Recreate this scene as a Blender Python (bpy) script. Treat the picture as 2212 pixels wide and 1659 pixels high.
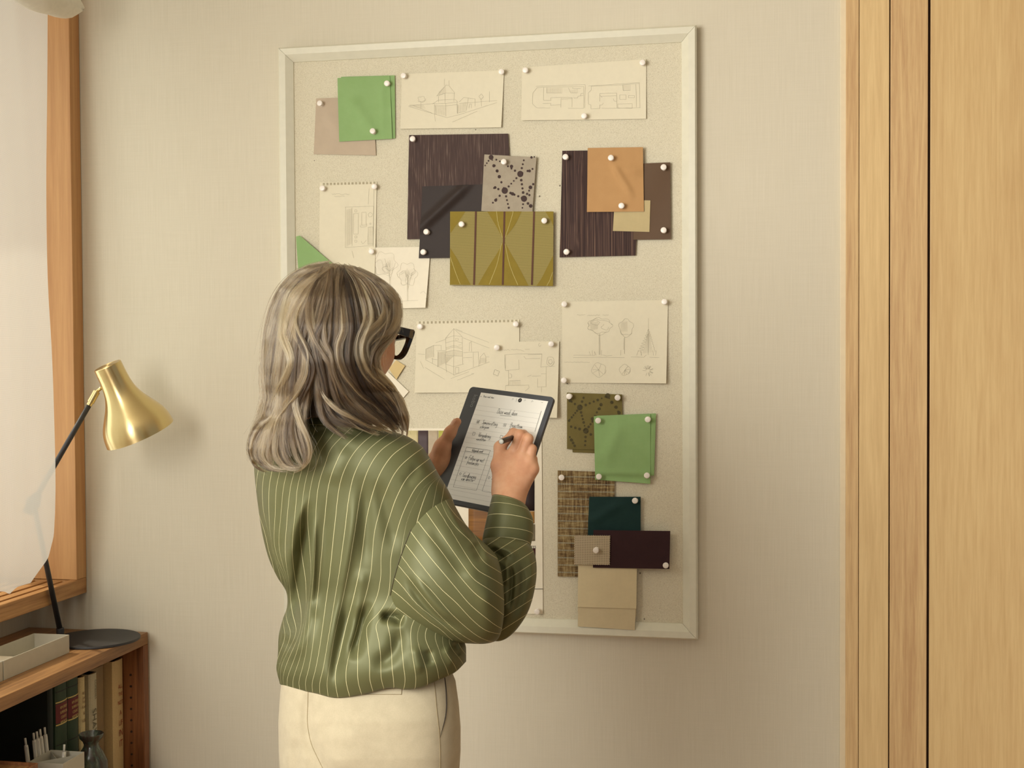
import bpy, bmesh, math, random
import numpy as np
from mathutils import Vector, Matrix
random.seed(7); rng = np.random.default_rng(7)
for o in list(bpy.data.objects): bpy.data.objects.remove(o)
SC = bpy.context.scene; COL = SC.collection
# ------------------------------------------------------------------ camera
IW, IH = 2212, 1659
F, YAW, PITCH, ROLL, CZ = 2861.27, 0.2020, -0.0256, -0.0056, 1.46
WALL = 3.1
def basis():
    f = Vector((-math.sin(YAW)*math.cos(PITCH), math.cos(YAW)*math.cos(PITCH), math.sin(PITCH)))
    r = f.cross(Vector((0,0,1))).normalized(); u = r.cross(f)
    c, s = math.cos(ROLL), math.sin(ROLL)
    return c*r+s*u, -s*r+c*u, f
CR, CU, CF = basis(); CO = Vector((0,0,CZ))
cam_d = bpy.data.cameras.new('camera'); cam = bpy.data.objects.new('camera', cam_d); COL.objects.link(cam)
cam_d.sensor_width = 36; cam_d.lens = 36*F/IW; cam_d.clip_start = .05
cam.matrix_world = Matrix(((CR.x,CU.x,-CF.x,CO.x),(CR.y,CU.y,-CF.y,CO.y),(CR.z,CU.z,-CF.z,CO.z),(0,0,0,1)))
SC.camera = cam
def ray(px, py): return CF + CR*((px-IW/2)/F) - CU*((py-IH/2)/F)
def P(px, py, d): return CO + ray(px,py)*d                 # point at forward distance d
def on_y(px, py, y=WALL):
    r = ray(px,py); return CO + r*(y/r.y)
def on_x(px, py, x):
    r = ray(px,py); return CO + r*(x/r.x)
def on_z(px, py, z):
    r = ray(px,py); return CO + r*((z-CZ)/r.z)
# ------------------------------------------------------------------ light
SC.view_settings.view_transform = 'Standard'; SC.view_settings.look = 'None'
SC.view_settings.gamma = 1; SC.view_settings.use_curve_mapping = False
SC.view_settings.exposure = -0.18
wd = bpy.data.worlds.new('sky'); SC.world = wd; wd.use_nodes = True
def world():
    nt = wd.node_tree; N = nt.nodes; L = nt.links; bg = N['Background']
    tc = N.new('ShaderNodeTexCoord'); sx = N.new('ShaderNodeSeparateXYZ'); L.new(tc.outputs['Generated'], sx.inputs[0])
    mr = N.new('ShaderNodeMapRange'); mr.inputs['From Min'].default_value = 0.3; mr.inputs['From Max'].default_value = -0.9
    mr.inputs['To Min'].default_value = 0.0; mr.inputs['To Max'].default_value = 1.0; mr.interpolation_type = 'SMOOTHSTEP'
    L.new(sx.outputs['X'], mr.inputs['Value'])
    cr = N.new('ShaderNodeValToRGB'); e = cr.color_ramp.elements
    e[0].color = (.32,.315,.30,1); e[1].color = (2.8,2.75,2.62,1); L.new(mr.outputs[0], cr.inputs[0]); L.new(cr.outputs[0], bg.inputs['Color'])
    bg.inputs['Strength'].default_value = 1.0
world()
sun_d = bpy.data.lights.new('sun', 'SUN'); sun = bpy.data.objects.new('sun', sun_d); COL.objects.link(sun)
sun_d.energy = 2.6; sun_d.angle = math.radians(1.5); sun_d.color = (1,.90,.74)
sun.rotation_euler = Vector((1.0, -.12, -1.45)).to_track_quat('-Z','Y').to_euler()
def area(name, loc, aim, sx, sy, e, col):
    d = bpy.data.lights.new(name, 'AREA'); d.shape = 'RECTANGLE'; d.size = sx; d.size_y = sy; d.energy = e; d.color = col
    o = bpy.data.objects.new(name, d); COL.objects.link(o); o.location = loc
    o.rotation_euler = (Vector(aim)-Vector(loc)).to_track_quat('-Z','Y').to_euler(); return o
area('added_fill_left', (-1.80,.05,1.80), (.2,2.3,1.25), 1.7, 1.3, 100, (1,.975,.92))  # added area lamp, soft fill from an unseen source on the left
# ------------------------------------------------------------------ helpers
def tag(o, label=None, cat=None, group=None, kind=None):
    for k, v in (('label',label),('category',cat),('group',group),('kind',kind)):
        if v: o[k] = v
    return o
def link(name, me, mat=None, parent=None, smooth=True):
    if mat is not None:
        for m in (mat if isinstance(mat,(list,tuple)) else [mat]): me.materials.append(m)
    if smooth and len(me.polygons): me.polygons.foreach_set('use_smooth', [True]*len(me.polygons))
    o = bpy.data.objects.new(name, me); COL.objects.link(o)
    if parent: o.parent = parent
    return o
def mesh(name, V, Fa, mat=None, parent=None, smooth=True, uv=None):
    me = bpy.data.meshes.new(name); me.from_pydata([tuple(v) for v in V], [], [tuple(int(i) for i in f) for f in Fa]); me.update()
    if uv is not None:
        l = me.uv_layers.new(name='UVMap'); uv = np.asarray(uv, float)
        idx = np.zeros(len(me.loops), int); me.loops.foreach_get('vertex_index', idx)
        l.data.foreach_set('uv', uv[idx].ravel())
    return link(name, me, mat, parent, smooth)
def empty(name, loc=(0,0,0)):
    o = bpy.data.objects.new(name, None); o.empty_display_size = .05; COL.objects.link(o); o.location = loc; return o
def keep(o, parent):
    """parent without moving"""
    o.parent = parent; o.matrix_parent_inverse = Matrix.Translation(parent.location).inverted(); return o
class MB:
    def __init__(s): s.v=[]; s.f=[]
    def box(s, x0,x1,y0,y1,z0,z1, R=None, o=(0,0,0)):
        n=len(s.v); c=[(x,y,z) for z in (z0,z1) for y in (y0,y1) for x in (x0,x1)]
        if R is not None: c=[tuple(Vector(o)+R@Vector(p)) for p in c]
        s.v+=c; s.f+=[tuple(n+i for i in q) for q in ((0,2,3,1),(4,5,7,6),(0,1,5,4),(2,6,7,3),(0,4,6,2),(1,3,7,5))]; return s
    def hexa(s, c):
        n=len(s.v); s.v+=[tuple(p) for p in c]; s.f+=[tuple(n+i for i in q) for q in ((0,2,3,1),(4,5,7,6),(0,1,5,4),(2,6,7,3),(0,4,6,2),(1,3,7,5))]; return s
    def lathe(s, prof, o=(0,0,0), R=None, n=32, cap=True):
        b=len(s.v)
        for r,h in prof:
            for k in range(n):
                a=2*math.pi*k/n; p=Vector((r*math.cos(a),r*math.sin(a),h))
                if R is not None: p=R@p
                s.v.append(tuple(Vector(o)+p))
        for i in range(len(prof)-1):
            for k in range(n):
                s.f.append((b+i*n+k, b+i*n+(k+1)%n, b+(i+1)*n+(k+1)%n, b+(i+1)*n+k))
        if cap:
            s.f.append(tuple(b+k for k in range(n))[::-1]); s.f.append(tuple(b+(len(prof)-1)*n+k for k in range(n)))
        return s
    def tube(s, pts, rad, n=12):
        pts=[Vector(p) for p in pts]; b=len(s.v)
        up=None
        for i,p in enumerate(pts):
            t=(pts[min(i+1,len(pts)-1)]-pts[max(i-1,0)]).normalized()
            if up is None: up = t.orthogonal().normalized()
            up=(up-t*up.dot(t)).normalized(); w=t.cross(up)
            r=rad[i] if hasattr(rad,'__len__') else rad
            for k in range(n):
                a=2*math.pi*k/n; s.v.append(tuple(p+up*(r*math.cos(a))+w*(r*math.sin(a))))
        for i in range(len(pts)-1):
            for k in range(n): s.f.append((b+i*n+k, b+i*n+(k+1)%n, b+(i+1)*n+(k+1)%n, b+(i+1)*n+k))
        s.f.append(tuple(b+k for k in range(n))[::-1]); s.f.append(tuple(b+(len(pts)-1)*n+k for k in range(n))); return s
    def build(s, name, mat=None, parent=None, smooth=False, bevel=0, seg=2):
        o = mesh(name, s.v, s.f, mat, parent, smooth)
        if bevel:
            m=o.modifiers.new('bevel','BEVEL'); m.width=bevel; m.segments=seg; m.limit_method='ANGLE'; m.harden_normals=False
        return o
def autosmooth(o, deg=35):
    o.data.polygons.foreach_set('use_smooth',[True]*len(o.data.polygons)); o.data.update()
    o.data.set_sharp_from_angle(angle=math.radians(deg)); return o
def spl(pts, n):
    """Catmull-Rom through points (any dimension), n samples, by arc length"""
    p=np.asarray(pts,float)
    if len(p)==2: return p[0]+(p[1]-p[0])*np.linspace(0,1,n)[:,None]
    q=np.vstack([2*p[0]-p[1],p,2*p[-1]-p[-2]])
    out=[]
    for i in range(1,len(q)-2):
        t=np.linspace(0,1,16,endpoint=False)[:,None]
        a,b,c,d=q[i-1],q[i],q[i+1],q[i+2]
        out.append(.5*((2*b)+(-a+c)*t+(2*a-5*b+4*c-d)*t**2+(-a+3*b-3*c+d)*t**3))
    out=np.vstack(out+[p[-1:]])
    s=np.r_[0,np.cumsum(np.linalg.norm(np.diff(out[:,:2],axis=0),axis=1)+1e-9)]; x=np.linspace(0,s[-1],n)
    return np.stack([np.interp(x,s,out[:,k]) for k in range(out.shape[1])],1)
# ------------------------------------------------------------------ materials
def srgb(*c):
    c = c[0] if len(c)==1 else c
    return tuple(((v/255)/12.92 if v/255<=.04045 else ((v/255+.055)/1.055)**2.4) for v in c)+(1,)
class Mat:
    def __init__(s, name, col=(.5,.5,.5,1), rough=.6, metal=0, spec=.5, sheen=0):
        s.m=bpy.data.materials.new(name); s.m.use_nodes=True; s.nt=s.m.node_tree; s.N=s.nt.nodes; s.L=s.nt.links
        s.b=s.N['Principled BSDF']; s.b.inputs['Base Color'].default_value=col; s.b.inputs['Roughness'].default_value=rough
        s.b.inputs['Metallic'].default_value=metal; s.b.inputs['Specular IOR Level'].default_value=spec
        if sheen: s.b.inputs['Sheen Weight'].default_value=sheen
        s._c={}
    def coord(s, out='Object', scale=(1,1,1), rot=(0,0,0)):
        k=(out,scale,rot)
        if k in s._c: return s._c[k]
        tc=s.N.new('ShaderNodeTexCoord'); mp=s.N.new('ShaderNodeMapping'); mp.inputs['Scale'].default_value=scale; mp.inputs['Rotation'].default_value=rot
        s.L.new(tc.outputs[out], mp.inputs[0]); s._c[k]=mp.outputs[0]; return mp.outputs[0]
    def noise(s, vec, scale, detail=4, rough=.5, dist=0):
        n=s.N.new('ShaderNodeTexNoise'); n.inputs['Scale'].default_value=scale; n.inputs['Detail'].default_value=detail
        n.inputs['Roughness'].default_value=rough; n.inputs['Distortion'].default_value=dist; s.L.new(vec, n.inputs['Vector']); return n.outputs['Fac']
    def wave(s, vec, scale, dist=0, detail=2, axis='X', dscale=1, profile='SIN'):
        n=s.N.new('ShaderNodeTexWave'); n.bands_direction=axis; n.wave_profile=profile; n.inputs['Scale'].default_value=scale
        n.inputs['Distortion'].default_value=dist; n.inputs['Detail'].default_value=detail; n.inputs['Detail Scale'].default_value=dscale
        s.L.new(vec, n.inputs['Vector']); return n.outputs['Fac']
    def voro(s, vec, scale, feature='F1', out='Distance'):
        n=s.N.new('ShaderNodeTexVoronoi'); n.feature=feature; n.inputs['Scale'].default_value=scale; s.L.new(vec, n.inputs['Vector']); return n.outputs[out]
    def ramp(s, fac, stops, interp='LINEAR'):
        r=s.N.new('ShaderNodeValToRGB'); r.color_ramp.interpolation=interp; e=r.color_ramp.elements
        while len(e)<len(stops): e.new(.5)
        for i,(p,c) in enumerate(stops): e[i].position=p; e[i].color=c if hasattr(c,'__len__') else (c,c,c,1)
        s.L.new(fac, r.inputs[0]); return r.outputs[0]
    def math(s, op, a, b=0, c=None, clamp=False):
        n=s.N.new('ShaderNodeMath'); n.operation=op; n.use_clamp=clamp
        for i,v in enumerate((a,b) if c is None else (a,b,c)):
            if hasattr(v,'is_linked') or hasattr(v,'links'): s.L.new(v,n.inputs[i])
            else: n.inputs[i].default_value=v
        return n.outputs[0]
    def mix(s, fac, a, b, mode='MIX'):
        n=s.N.new('ShaderNodeMix'); n.data_type='RGBA'; n.blend_type=mode
        for i,v in ((0,fac),(6,a),(7,b)):
            if hasattr(v,'links'): s.L.new(v,n.inputs[i])
            else: n.inputs[i].default_value=v
        return n.outputs[2]
    def sep(s, vec):
        n=s.N.new('ShaderNodeSeparateXYZ'); s.L.new(vec,n.inputs[0]); return n.outputs
    def color(s, out): s.L.new(out, s.b.inputs['Base Color']); return s
    def rough(s, out): s.L.new(out, s.b.inputs['Roughness']); return s
    def bump(s, h, strength=.3, dist=.001):
        n=s.N.new('ShaderNodeBump'); n.inputs['Strength'].default_value=strength; n.inputs['Distance'].default_value=dist
        s.L.new(h,n.inputs['Height']); s.L.new(n.outputs[0], s.b.inputs['Normal']); return s
def plain(name, col, rough=.6, metal=0, spec=.5, grain=.06, gs=60):
    m=Mat(name,col,rough,metal,spec); v=m.coord('Object'); n=m.noise(v,gs,5)
    d=tuple(c*(1-grain*1.5) for c in col[:3])+(1,); l=tuple(min(1,c*(1+grain)) for c in col[:3])+(1,)
    m.color(m.ramp(n,[(.3,d),(.7,l)])); m.bump(n,.15,.0006); return m.m
def wood(name, light, dark, axis='Z', rough=.5, fine=1.0, dens=1.0, knots=True):
    m=Mat(name,light,rough,spec=.4)
    st={'Z':(1,1,.045),'Y':(1,.045,1),'X':(.045,1,1)}[axis]
    v=m.coord('Object',st); v2=m.coord('Object',tuple((a if a<1 else 1)*1.0 for a in st))
    big=m.noise(v,9*dens,3,.5,.4); fin=m.noise(v,130*fine,4,.65); med=m.noise(v,38*fine,3,.6,1.2)
    t=m.math('ADD',m.math('MULTIPLY',big,.26),m.math('ADD',m.math('MULTIPLY',fin,.52),m.math('MULTIPLY',med,.36)))
    mid=tuple((a+b)/2 for a,b in zip(light,dark))
    m.color(m.ramp(t,[(.42,dark),(.55,mid),(.68,light)])); m.bump(fin,.25,.0006); return m.m
M={}
m=Mat('linen_wallpaper',srgb(216,204,176),.85,spec=.25); v=m.coord('Object',(1,1,.02)); v2=m.coord('Object',(.02,1,1))
a=m.noise(v,420,3,.6); b=m.noise(v2,420,3,.6); c=m.noise(m.coord('Object'),1.3,3)
t=m.math('ADD',m.math('MULTIPLY',a,.5),m.math('MULTIPLY',b,.25)); t=m.math('ADD',t,m.math('MULTIPLY',c,.25))
m.color(m.ramp(t,[(.38,srgb(208,200,178)),(.62,srgb(215,207,186))])); m.bump(t,.25,.0008); M['wall']=m.m
M['floor']=wood('oak_floor',srgb(176,138,92),srgb(120,84,50),'Y')
M['ceiling']=plain('ceiling_paint',srgb(228,222,206),.9)
m=Mat('cork_panel',srgb(212,205,182),.95,spec=.15); v=m.coord('Object'); n1=m.noise(v,560,3,.7); n2=m.noise(v,1300,2,.8); n3=m.noise(v,3,3)
t=m.math('ADD',m.math('MULTIPLY',n1,.55),m.math('MULTIPLY',n2,.45))
c1=m.ramp(t,[(.36,srgb(176,165,137)),(.46,srgb(212,204,179)),(.6,srgb(224,217,193)),(.7,srgb(232,226,204))])
holes=m.voro(v,17); hm=m.math('LESS_THAN',holes,.035)
m.color(m.mix(m.math('MULTIPLY',hm,.75),c1,srgb(70,60,48))); m.bump(t,.5,.001); M['cork']=m.m
M['frame']=plain('pale_painted_frame',srgb(218,214,192),.45,grain=.02)
M['trim']=plain('cream_trim_paint',srgb(222,208,176),.5,grain=.02)
M['oak']=wood('pale_oak',srgb(224,194,140),srgb(206,174,122),'Z',.5,1.2)
M['oak2']=wood('pale_oak_narrow',srgb(216,184,132),srgb(190,152,106),'Z',.5,1.5)
M['oakdoor']=wood('pale_oak_veneer',srgb(218,188,134),srgb(200,165,113),'Z',.45,1.1)
M['darkgap']=plain('dark_groove',srgb(58,36,20),.8)
M['pine']=wood('orange_pine',srgb(206,158,104),srgb(184,134,84),'Z',.5,.6)
M['pineY']=wood('orange_pine_sill',srgb(194,146,92),srgb(146,100,58),'Y',.5,1.2)
M['white']=plain('white_plastic',srgb(240,232,220),.3,grain=.01)

def clear_glass(name):
    m=bpy.data.materials.new(name); m.use_nodes=True; N=m.node_tree.nodes; L=m.node_tree.links; N.clear(); o=N.new('ShaderNodeOutputMaterial'); t=N.new('ShaderNodeBsdfTransparent'); t.inputs[0].default_value=(.97,.98,.96,1)
    g=N.new('ShaderNodeBsdfGlossy'); g.inputs['Roughness'].default_value=.02; x=N.new('ShaderNodeMixShader'); x.inputs[0].default_value=.05
    L.new(t.outputs[0],x.inputs[1]); L.new(g.outputs[0],x.inputs[2]); L.new(x.outputs[0],o.inputs[0]); return m
# ------------------------------------------------------------------ the room
XL = on_y(64,1330).x           # left wall plane
XF = -1.7519                   # front plane of the window casing
def struct(o): o['kind']='structure'; return o
RX, RB = 2.2, -2.2             # the room is modelled out to here
struct(MB().box(XL-.3,RX,WALL,WALL+.15,-.0,2.8).build('wall_back',M['wall']))
struct(MB().box(XL-.3,RX,RB,WALL,-.08,0).build('floor',M['floor']))
struct(MB().box(XL-.3,RX,RB,WALL,2.7,2.8).build('ceiling',M['ceiling']))
ZS0, ZS1 = .844, .884          # sill
WY0, WY1 = 1.35, on_x(157,600,XF).y
WZ1 = 2.44
XW = XL-.16
b=MB().box(XW-.12,XL,RB,WALL,0,ZS0).box(XW-.12,XL,RB,WALL,WZ1,2.7).box(XW-.12,XL,1.0,WY0,ZS0,WZ1).box(XW-.12,XL,WY1+.035,WALL,ZS0,WZ1)
b.box(XW-.12,XL,RB,-1.4,ZS0,WZ1)
struct(b.build('wall_left',M['wall']))
# casing of the far window: jambs, head, front board of the sill
def window_casing():
    e=MB().box(XW,XF,WY1,WALL-.002,ZS0+.04,WZ1+.04).build('window_1',M['pine'],bevel=.0015); struct(e)
    keep(MB().box(XW,XF,WY0-.04,WY0,ZS0,WZ1+.04).build('near_jamb',M['pine'],bevel=.0015),e)
    keep(MB().box(XW,XF,WY0,WY1,WZ1,WZ1+.04).build('head_board',M['pineY'],bevel=.0015),e)
    keep(MB().box(XF-.022,XF,WY0,WALL-.002,ZS0,ZS1).build('sill_board',M['pineY'],bevel=.002),e)
    s=MB(); x=XF-.022
    while x>XW+.03:
        s.box(x-.012-.026,x-.012,WY0,WY1-.012,ZS1-.02,ZS1-.001); x-=.038
    s.box(XW,XF-.022,WY1-.012,WY1+.03,ZS0+.005,ZS1-.001)
    for y in (1.7,2.2,2.68): s.box(XW,XF-.022,y,y+.02,ZS0,ZS0+.018)
    keep(s.build('sill_slats',M['pineY'],bevel=.001),e)
    g=MB()
    for y0,y1 in ((WY0,WY0+.05),(2.15,2.21),(WY1-.05,WY1)): g.box(XW+.0,XW+.045,y0,y1,ZS1+.04,WZ1)
    g.box(XW+.0,XW+.045,WY0,WY1,ZS1,ZS1+.05); g.box(XW+.0,XW+.045,WY0,WY1,WZ1-.05,WZ1)
    keep(g.build('sash',M['white'],bevel=.002),e)
    keep(MB().box(XW+.018,XW+.022,WY0+.04,WY1-.04,ZS1+.04,WZ1-.04).build('glass_pane',clear_glass('window_glass')),e)
    return e
window_casing()
# casing of an added near window, out of view, to hold the fill lamp
e=struct(MB().box(XW,XL+.02,-1.44,-1.4,ZS0,WZ1).box(XW,XL+.02,1.0,1.04,ZS0,WZ1).box(XW,XL+.02,-1.44,1.04,ZS0-.04,ZS0).build('added_window',M['pine']))
# joinery on the right of the back wall
def wx(px): return on_y(px,760,WALL-.02).x
def column(x0,x1,t,name,mat,bev=.0015):
    return struct(MB().box(x0,x1,WALL-t,WALL-.001,0,2.7).build(name,mat,bevel=bev))
column(wx(1815),wx(1827)+.002,.012,'trim_1',M['trim'])
column(wx(1827),wx(1854.5),.024,'trim_2',M['oak2'])
column(wx(1855.5),wx(1920),.022,'trim_3',M['oak'])
column(wx(1918),wx(2010),.006,'trim_4',M['darkgap'])
column(wx(1922.5),wx(2003),.022,'trim_5',M['oak2'])
column(wx(2009),RX,.016,'door_1',M['oakdoor'])
# ------------------------------------------------------------------ pin board
BF = WALL-.030; BS = WALL-.013      # frame front, panel surface
def board():
    TL,TR,BR_ = on_y(600,103,BF), on_y(1504,53,BF), on_y(1507,1383,BF)
    x0,x1 = TL.x, (TR.x+BR_.x)/2; z1=(TL.z+TR.z)/2; z0=BR_.z
    root = empty('pin_board',(x0+(x1-x0)/2,WALL,z0)); tag(root,'large upright pin board in a pale cream frame on the wall','pin board')
    w = .0345
    keep(MB().box(x0+w*.7,x1-w*.7,BS,WALL-.001,z0+w*.7,z1-w*.7).build('panel',M['cork']),root)
    def rail(A,B,inn):
        # profile: outer lip, sloping face, inner edge ; A,B outer corners ; inn = inward vectors at A and B
        V=[]
        for C,i in ((A,inn[0]),(B,inn[1])):
            for off,y in ((0,WALL-.001),(0,BF+.004),(.0035,BF),(.018,BF+.001),(w,BS-.0035),(w,WALL-.001)):
                V.append((C[0]+i[0]*off,y,C[1]+i[1]*off))
        f=[(k,(k+1)%6,6+(k+1)%6,6+k) for k in range(6)]+[(5,4,3,2,1,0),(6,7,8,9,10,11)]
        keep(autosmooth(mesh('frame_rail',V,f,M['frame']),20),root)
    g=.00035
    rail((x0+g,z1),(x1-g,z1),((1,-1),(-1,-1))); rail((x0+g,z0),(x1-g,z0),((1,1),(-1,1)))
    rail((x0,z0+g),(x0,z1-g),((1,1),(1,-1))); rail((x1,z0+g),(x1,z1-g),((-1,1),(-1,-1)))
board()
# ---- sheets: quads in board coordinates, gently bent
class Sheet:
    """a sheet pinned to the board; corners TL,TR,BR,BL as seen; lay = stacking order"""
    def __init__(s, name, q, lay, mat, label, cat, group=None, thick=.0006, bend=None, amp=.0018, nu=24, nv=24, seed=0, curl=(0,0,0,0), edge=None, ground=None):
        s.y = BS-.0012-.0024*lay; s.q=q; s.c=[on_y(*p,s.y) for p in q]; s.amp=amp; s.bend=bend; s.curl=curl; s.edge=edge
        r=np.random.default_rng(seed+11); s.ph=r.uniform(0,6.28,8); s.fr=r.uniform(.5,1.6,8)
        V=[];UV=[];Fa=[]
        for j in range(nv+1):
            for i in range(nu+1):
                u,v=i/nu,j/nv; V.append(s.at(u,v)); UV.append((u,1-v))
        for j in range(nv):
            for i in range(nu):
                a=j*(nu+1)+i; Fa.append((a,a+nu+1,a+nu+2,a+1))
        s.o=mesh(name,V,Fa,mat,uv=UV); m=s.o.modifiers.new('thickness','SOLIDIFY'); m.thickness=thick; m.offset=0; m=s.o.modifiers.new('crisp_rim','EDGE_SPLIT'); m.split_angle=math.radians(50)
        tag(s.o,label,cat,group)
    def at(s,u,v,off=0):
        c=s.c; uu,vv=u,v
        if s.edge: uu,vv=s.edge(u,v)
        p=(c[0]*(1-uu)+c[1]*uu)*(1-vv)+(c[3]*(1-uu)+c[2]*uu)*vv
        h=0
        for k in range(3): h+=math.sin(s.fr[k]*3.1*u+s.fr[k+3]*3.3*v+s.ph[k])
        h=s.amp*(.5+.5*h/3)
        cu=s.curl; h+=cu[0]*max(0,1-u-v)**2+cu[1]*max(0,u-v)**2*(u>v)+cu[2]*max(0,u+v-1)**2+cu[3]*max(0,v-u)**2
        if s.bend: h+=s.bend(u,v)
        return Vector((p.x,p.y-h-off,p.z))
    def uv(s,px,py):
        u=v=.5; q=np.array(s.q,float)
        for _ in range(8):
            f=(q[0]*(1-u)+q[1]*u)*(1-v)+(q[3]*(1-u)+q[2]*u)*v-(px,py)
            du=(q[1]-q[0])*(1-v)+(q[2]-q[3])*v; dv=(q[3]-q[0])*(1-u)+(q[2]-q[1])*u
            d=np.linalg.solve(np.stack([du,dv],1),-f); u+=d[0]; v+=d[1]
        return u,v
    def draw(s, strokes, name='pencil_drawing', mat=None, w=.00044, off=.0007):
        """strokes: pixel polylines (px,py) laid on the sheet as thin raised lines"""
        V=[];Fa=[]
        for st in strokes:
            ww=w
            if isinstance(st,tuple) and not hasattr(st[0],'__len__'): ww,st=st[0]*w,st[1]
            pts=[s.at(*s.uv(*p),off) for p in st]
            if len(pts)<2: continue
            b=len(V)
            for i,p in enumerate(pts):
                t=pts[min(i+1,len(pts)-1)]-pts[max(0,i-1)]; n=Vector((-t.z,0,t.x))
                n=n.normalized()*ww*.5 if n.length>1e-9 else Vector((ww*.5,0,0))
                V+=[p+n,p-n]
            for i in range(len(pts)-1): Fa.append((b+2*i,b+2*i+1,b+2*i+3,b+2*i+2))
        o=mesh(name,V,Fa,mat or M['pencil'],smooth=False); o.parent=s.o; return o
M['pencil']=plain('pencil_lead',srgb(154,147,124),.7)
M['pencil2']=plain('soft_pencil_lead',srgb(180,172,148),.7)
PINS=[]
def pin_mesh():
    prof=[(.0028,0),(.0052,.0002),(.0055,.0012),(.0040,.0028),(.0036,.0085),(.0046,.0100),(.0062,.0104),(.0068,.0112),(.0069,.0128),(.0069,.0148),(.0064,.0158),(.0052,.0162),(.0006,.0163)]
    return MB().lathe(prof,R=Matrix.Rotation(math.radians(90),3,'X'),n=24)
_pin=None
def pin(px,py,sheet,where):
    """head centre seen at px,py, foot on the sheet"""
    global _pin
    y=sheet.at(*sheet.uv(px,py)).y if sheet else BS
    if _pin is None:
        o=pin_mesh().build('push_pin',M['white'],smooth=True); autosmooth(o,50); _pin=o
    else: o=_pin.copy(); COL.objects.link(o)
    c=on_y(px,py,y-.014); o.location=(c.x,y+.0004,c.z)
    o.rotation_euler=(math.radians(rng.uniform(-5,5)),0,math.radians(rng.uniform(-5,5)))
    for k in ('label','category','group'):
        if k in o: del o[k]
    tag(o,'white push pin '+where,'push pin','white push pins on the board'); return o
def fab(name, c1, c2=None, scale=260, rough=.75, sheen=.25, bump=.25):
    """woven cloth: fine crossed threads in UV space"""
    m=Mat(name,c1,rough,spec=.25,sheen=sheen); c2=c2 or tuple(x*.82 for x in c1[:3])+(1,)
    v=m.coord('Object'); a=m.wave(v,scale,1.5,2,'X',4); b=m.wave(v,scale,1.5,2,'Z',4); n=m.noise(v,40,4)
    t=m.math('ADD',m.math('MULTIPLY',m.math('ADD',a,b),.3),m.math('MULTIPLY',n,.4))
    m.color(m.ramp(t,[(.25,c2),(.65,c1)])); m.bump(t,bump,.0006); return m
def uvc(m): 
    return m.sep(m.coord('UV'))
# ------------------------------------------------------------------ papers and sketches
def Zm(ox,oy,s): return lambda *L: [(ox+x/s,oy+y/s) for x,y in L]
ZA,ZB,ZC,ZD,ZE,ZF = Zm(580,60,2.594),Zm(850,100,3.072),Zm(1100,80,3.19),Zm(1120,600,3.6075),Zm(820,640,5.267),Zm(1120,980,3.77)
def paper_mat(name,c):
    m=Mat(name,srgb(*c),.8,spec=.2); n=m.noise(m.coord('Object'),90,4); l=srgb(*c); d=tuple(x*.97 for x in l[:3])+(1,)
    m.color(m.ramp(n,[(.3,d),(.7,l)])); m.bump(n,.08,.0004); return m.m
M['paper']=paper_mat('sketch_paper',(226,218,192)); M['paper2']=paper_mat('white_card',(238,230,208))
def wob(pts,a=.5,n=None):
    p=spl(pts,n or max(6,len(pts)*5)); p=p+rng.normal(0,a*.35,p.shape); return [tuple(x) for x in p]
def line(a,b,n=8,w=.3):
    t=np.linspace(0,1,n)[:,None]; p=np.array(a)*(1-t)+np.array(b)*t; return [tuple(x) for x in p+rng.normal(0,w*.3,p.shape)]
def polyl(pts,w=.3):
    out=[]
    for i in range(len(pts)-1): out.append(line(pts[i],pts[i+1],6,w))
    return out
def hatch(q,n,w=.3):
    q=np.array(q,float); return [(.45,line(q[0]*(1-t)+q[1]*t,q[3]*(1-t)+q[2]*t,4,w)) for t in np.linspace(0,1,n)]
def blob(cx,cy,rx,ry,k=16,j=.12,turns=1.0,a0=0):
    n=int(k*turns*3); a=np.linspace(a0,a0+2*math.pi*turns,n); r=1+j*np.sin(a*k/2+rng.uniform(0,6))+rng.normal(0,j*.15,n)
    return [(cx+rx*math.cos(t)*q,cy+ry*math.sin(t)*q) for t,q in zip(a,r)]
def rect(x0,y0,x1,y1): return polyl([(x0,y0),(x1,y0),(x1,y1),(x0,y1),(x0,y0)])
def scribble(x0,x1,y,h=1.4,n=14): return [(x0+(x1-x0)*i/n+rng.uniform(-.4,.4),y+rng.uniform(-h,h)) for i in range(n+1)]
SH={}
def sheet(k,*a,**kw): SH[k]=Sheet(*a,seed=len(SH),**kw); return SH[k]
s=sheet('tower','sketch_sheet',[(868,160),(1089,152),(1084,276),(866,279)],0,M['paper'],'long sheet with a pencil sketch of a spired house, top of the board','sketch','pencil sketches on the board',curl=(0,0,.006,.004))
S=[]; z=ZB
S+=polyl(z((103,400),(275,450),(360,475),(440,455),(690,375))); S+=polyl(z((130,392),(180,412),(262,446)))
S+=polyl(z((275,385),(275,450),(283,500)))+polyl(z((283,392),(285,455)))+polyl(z((350,380),(352,465)))+polyl(z((425,375),(428,448)))
S+=polyl(z((270,382),(350,380),(428,372)))+polyl(z((272,396),(350,396),(430,388)))+polyl(z((262,384),(300,358),(412,352),(432,374)))
S+=polyl(z((290,330),(352,258),(370,260),(412,312)))+polyl(z((290,330),(352,310),(412,312)))+polyl(z((302,332),(302,372)))+polyl(z((408,312),(404,368)))+polyl(z((345,312),(346,376)))
S+=[line(*z((342,215),(340,262)))]+[line(*z((372,225),(372,258)))]+hatch(z((305,300),(345,265),(350,310),(305,330)),9)+hatch(z((280,400),(345,400),(345,460),(285,448)),10)
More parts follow.
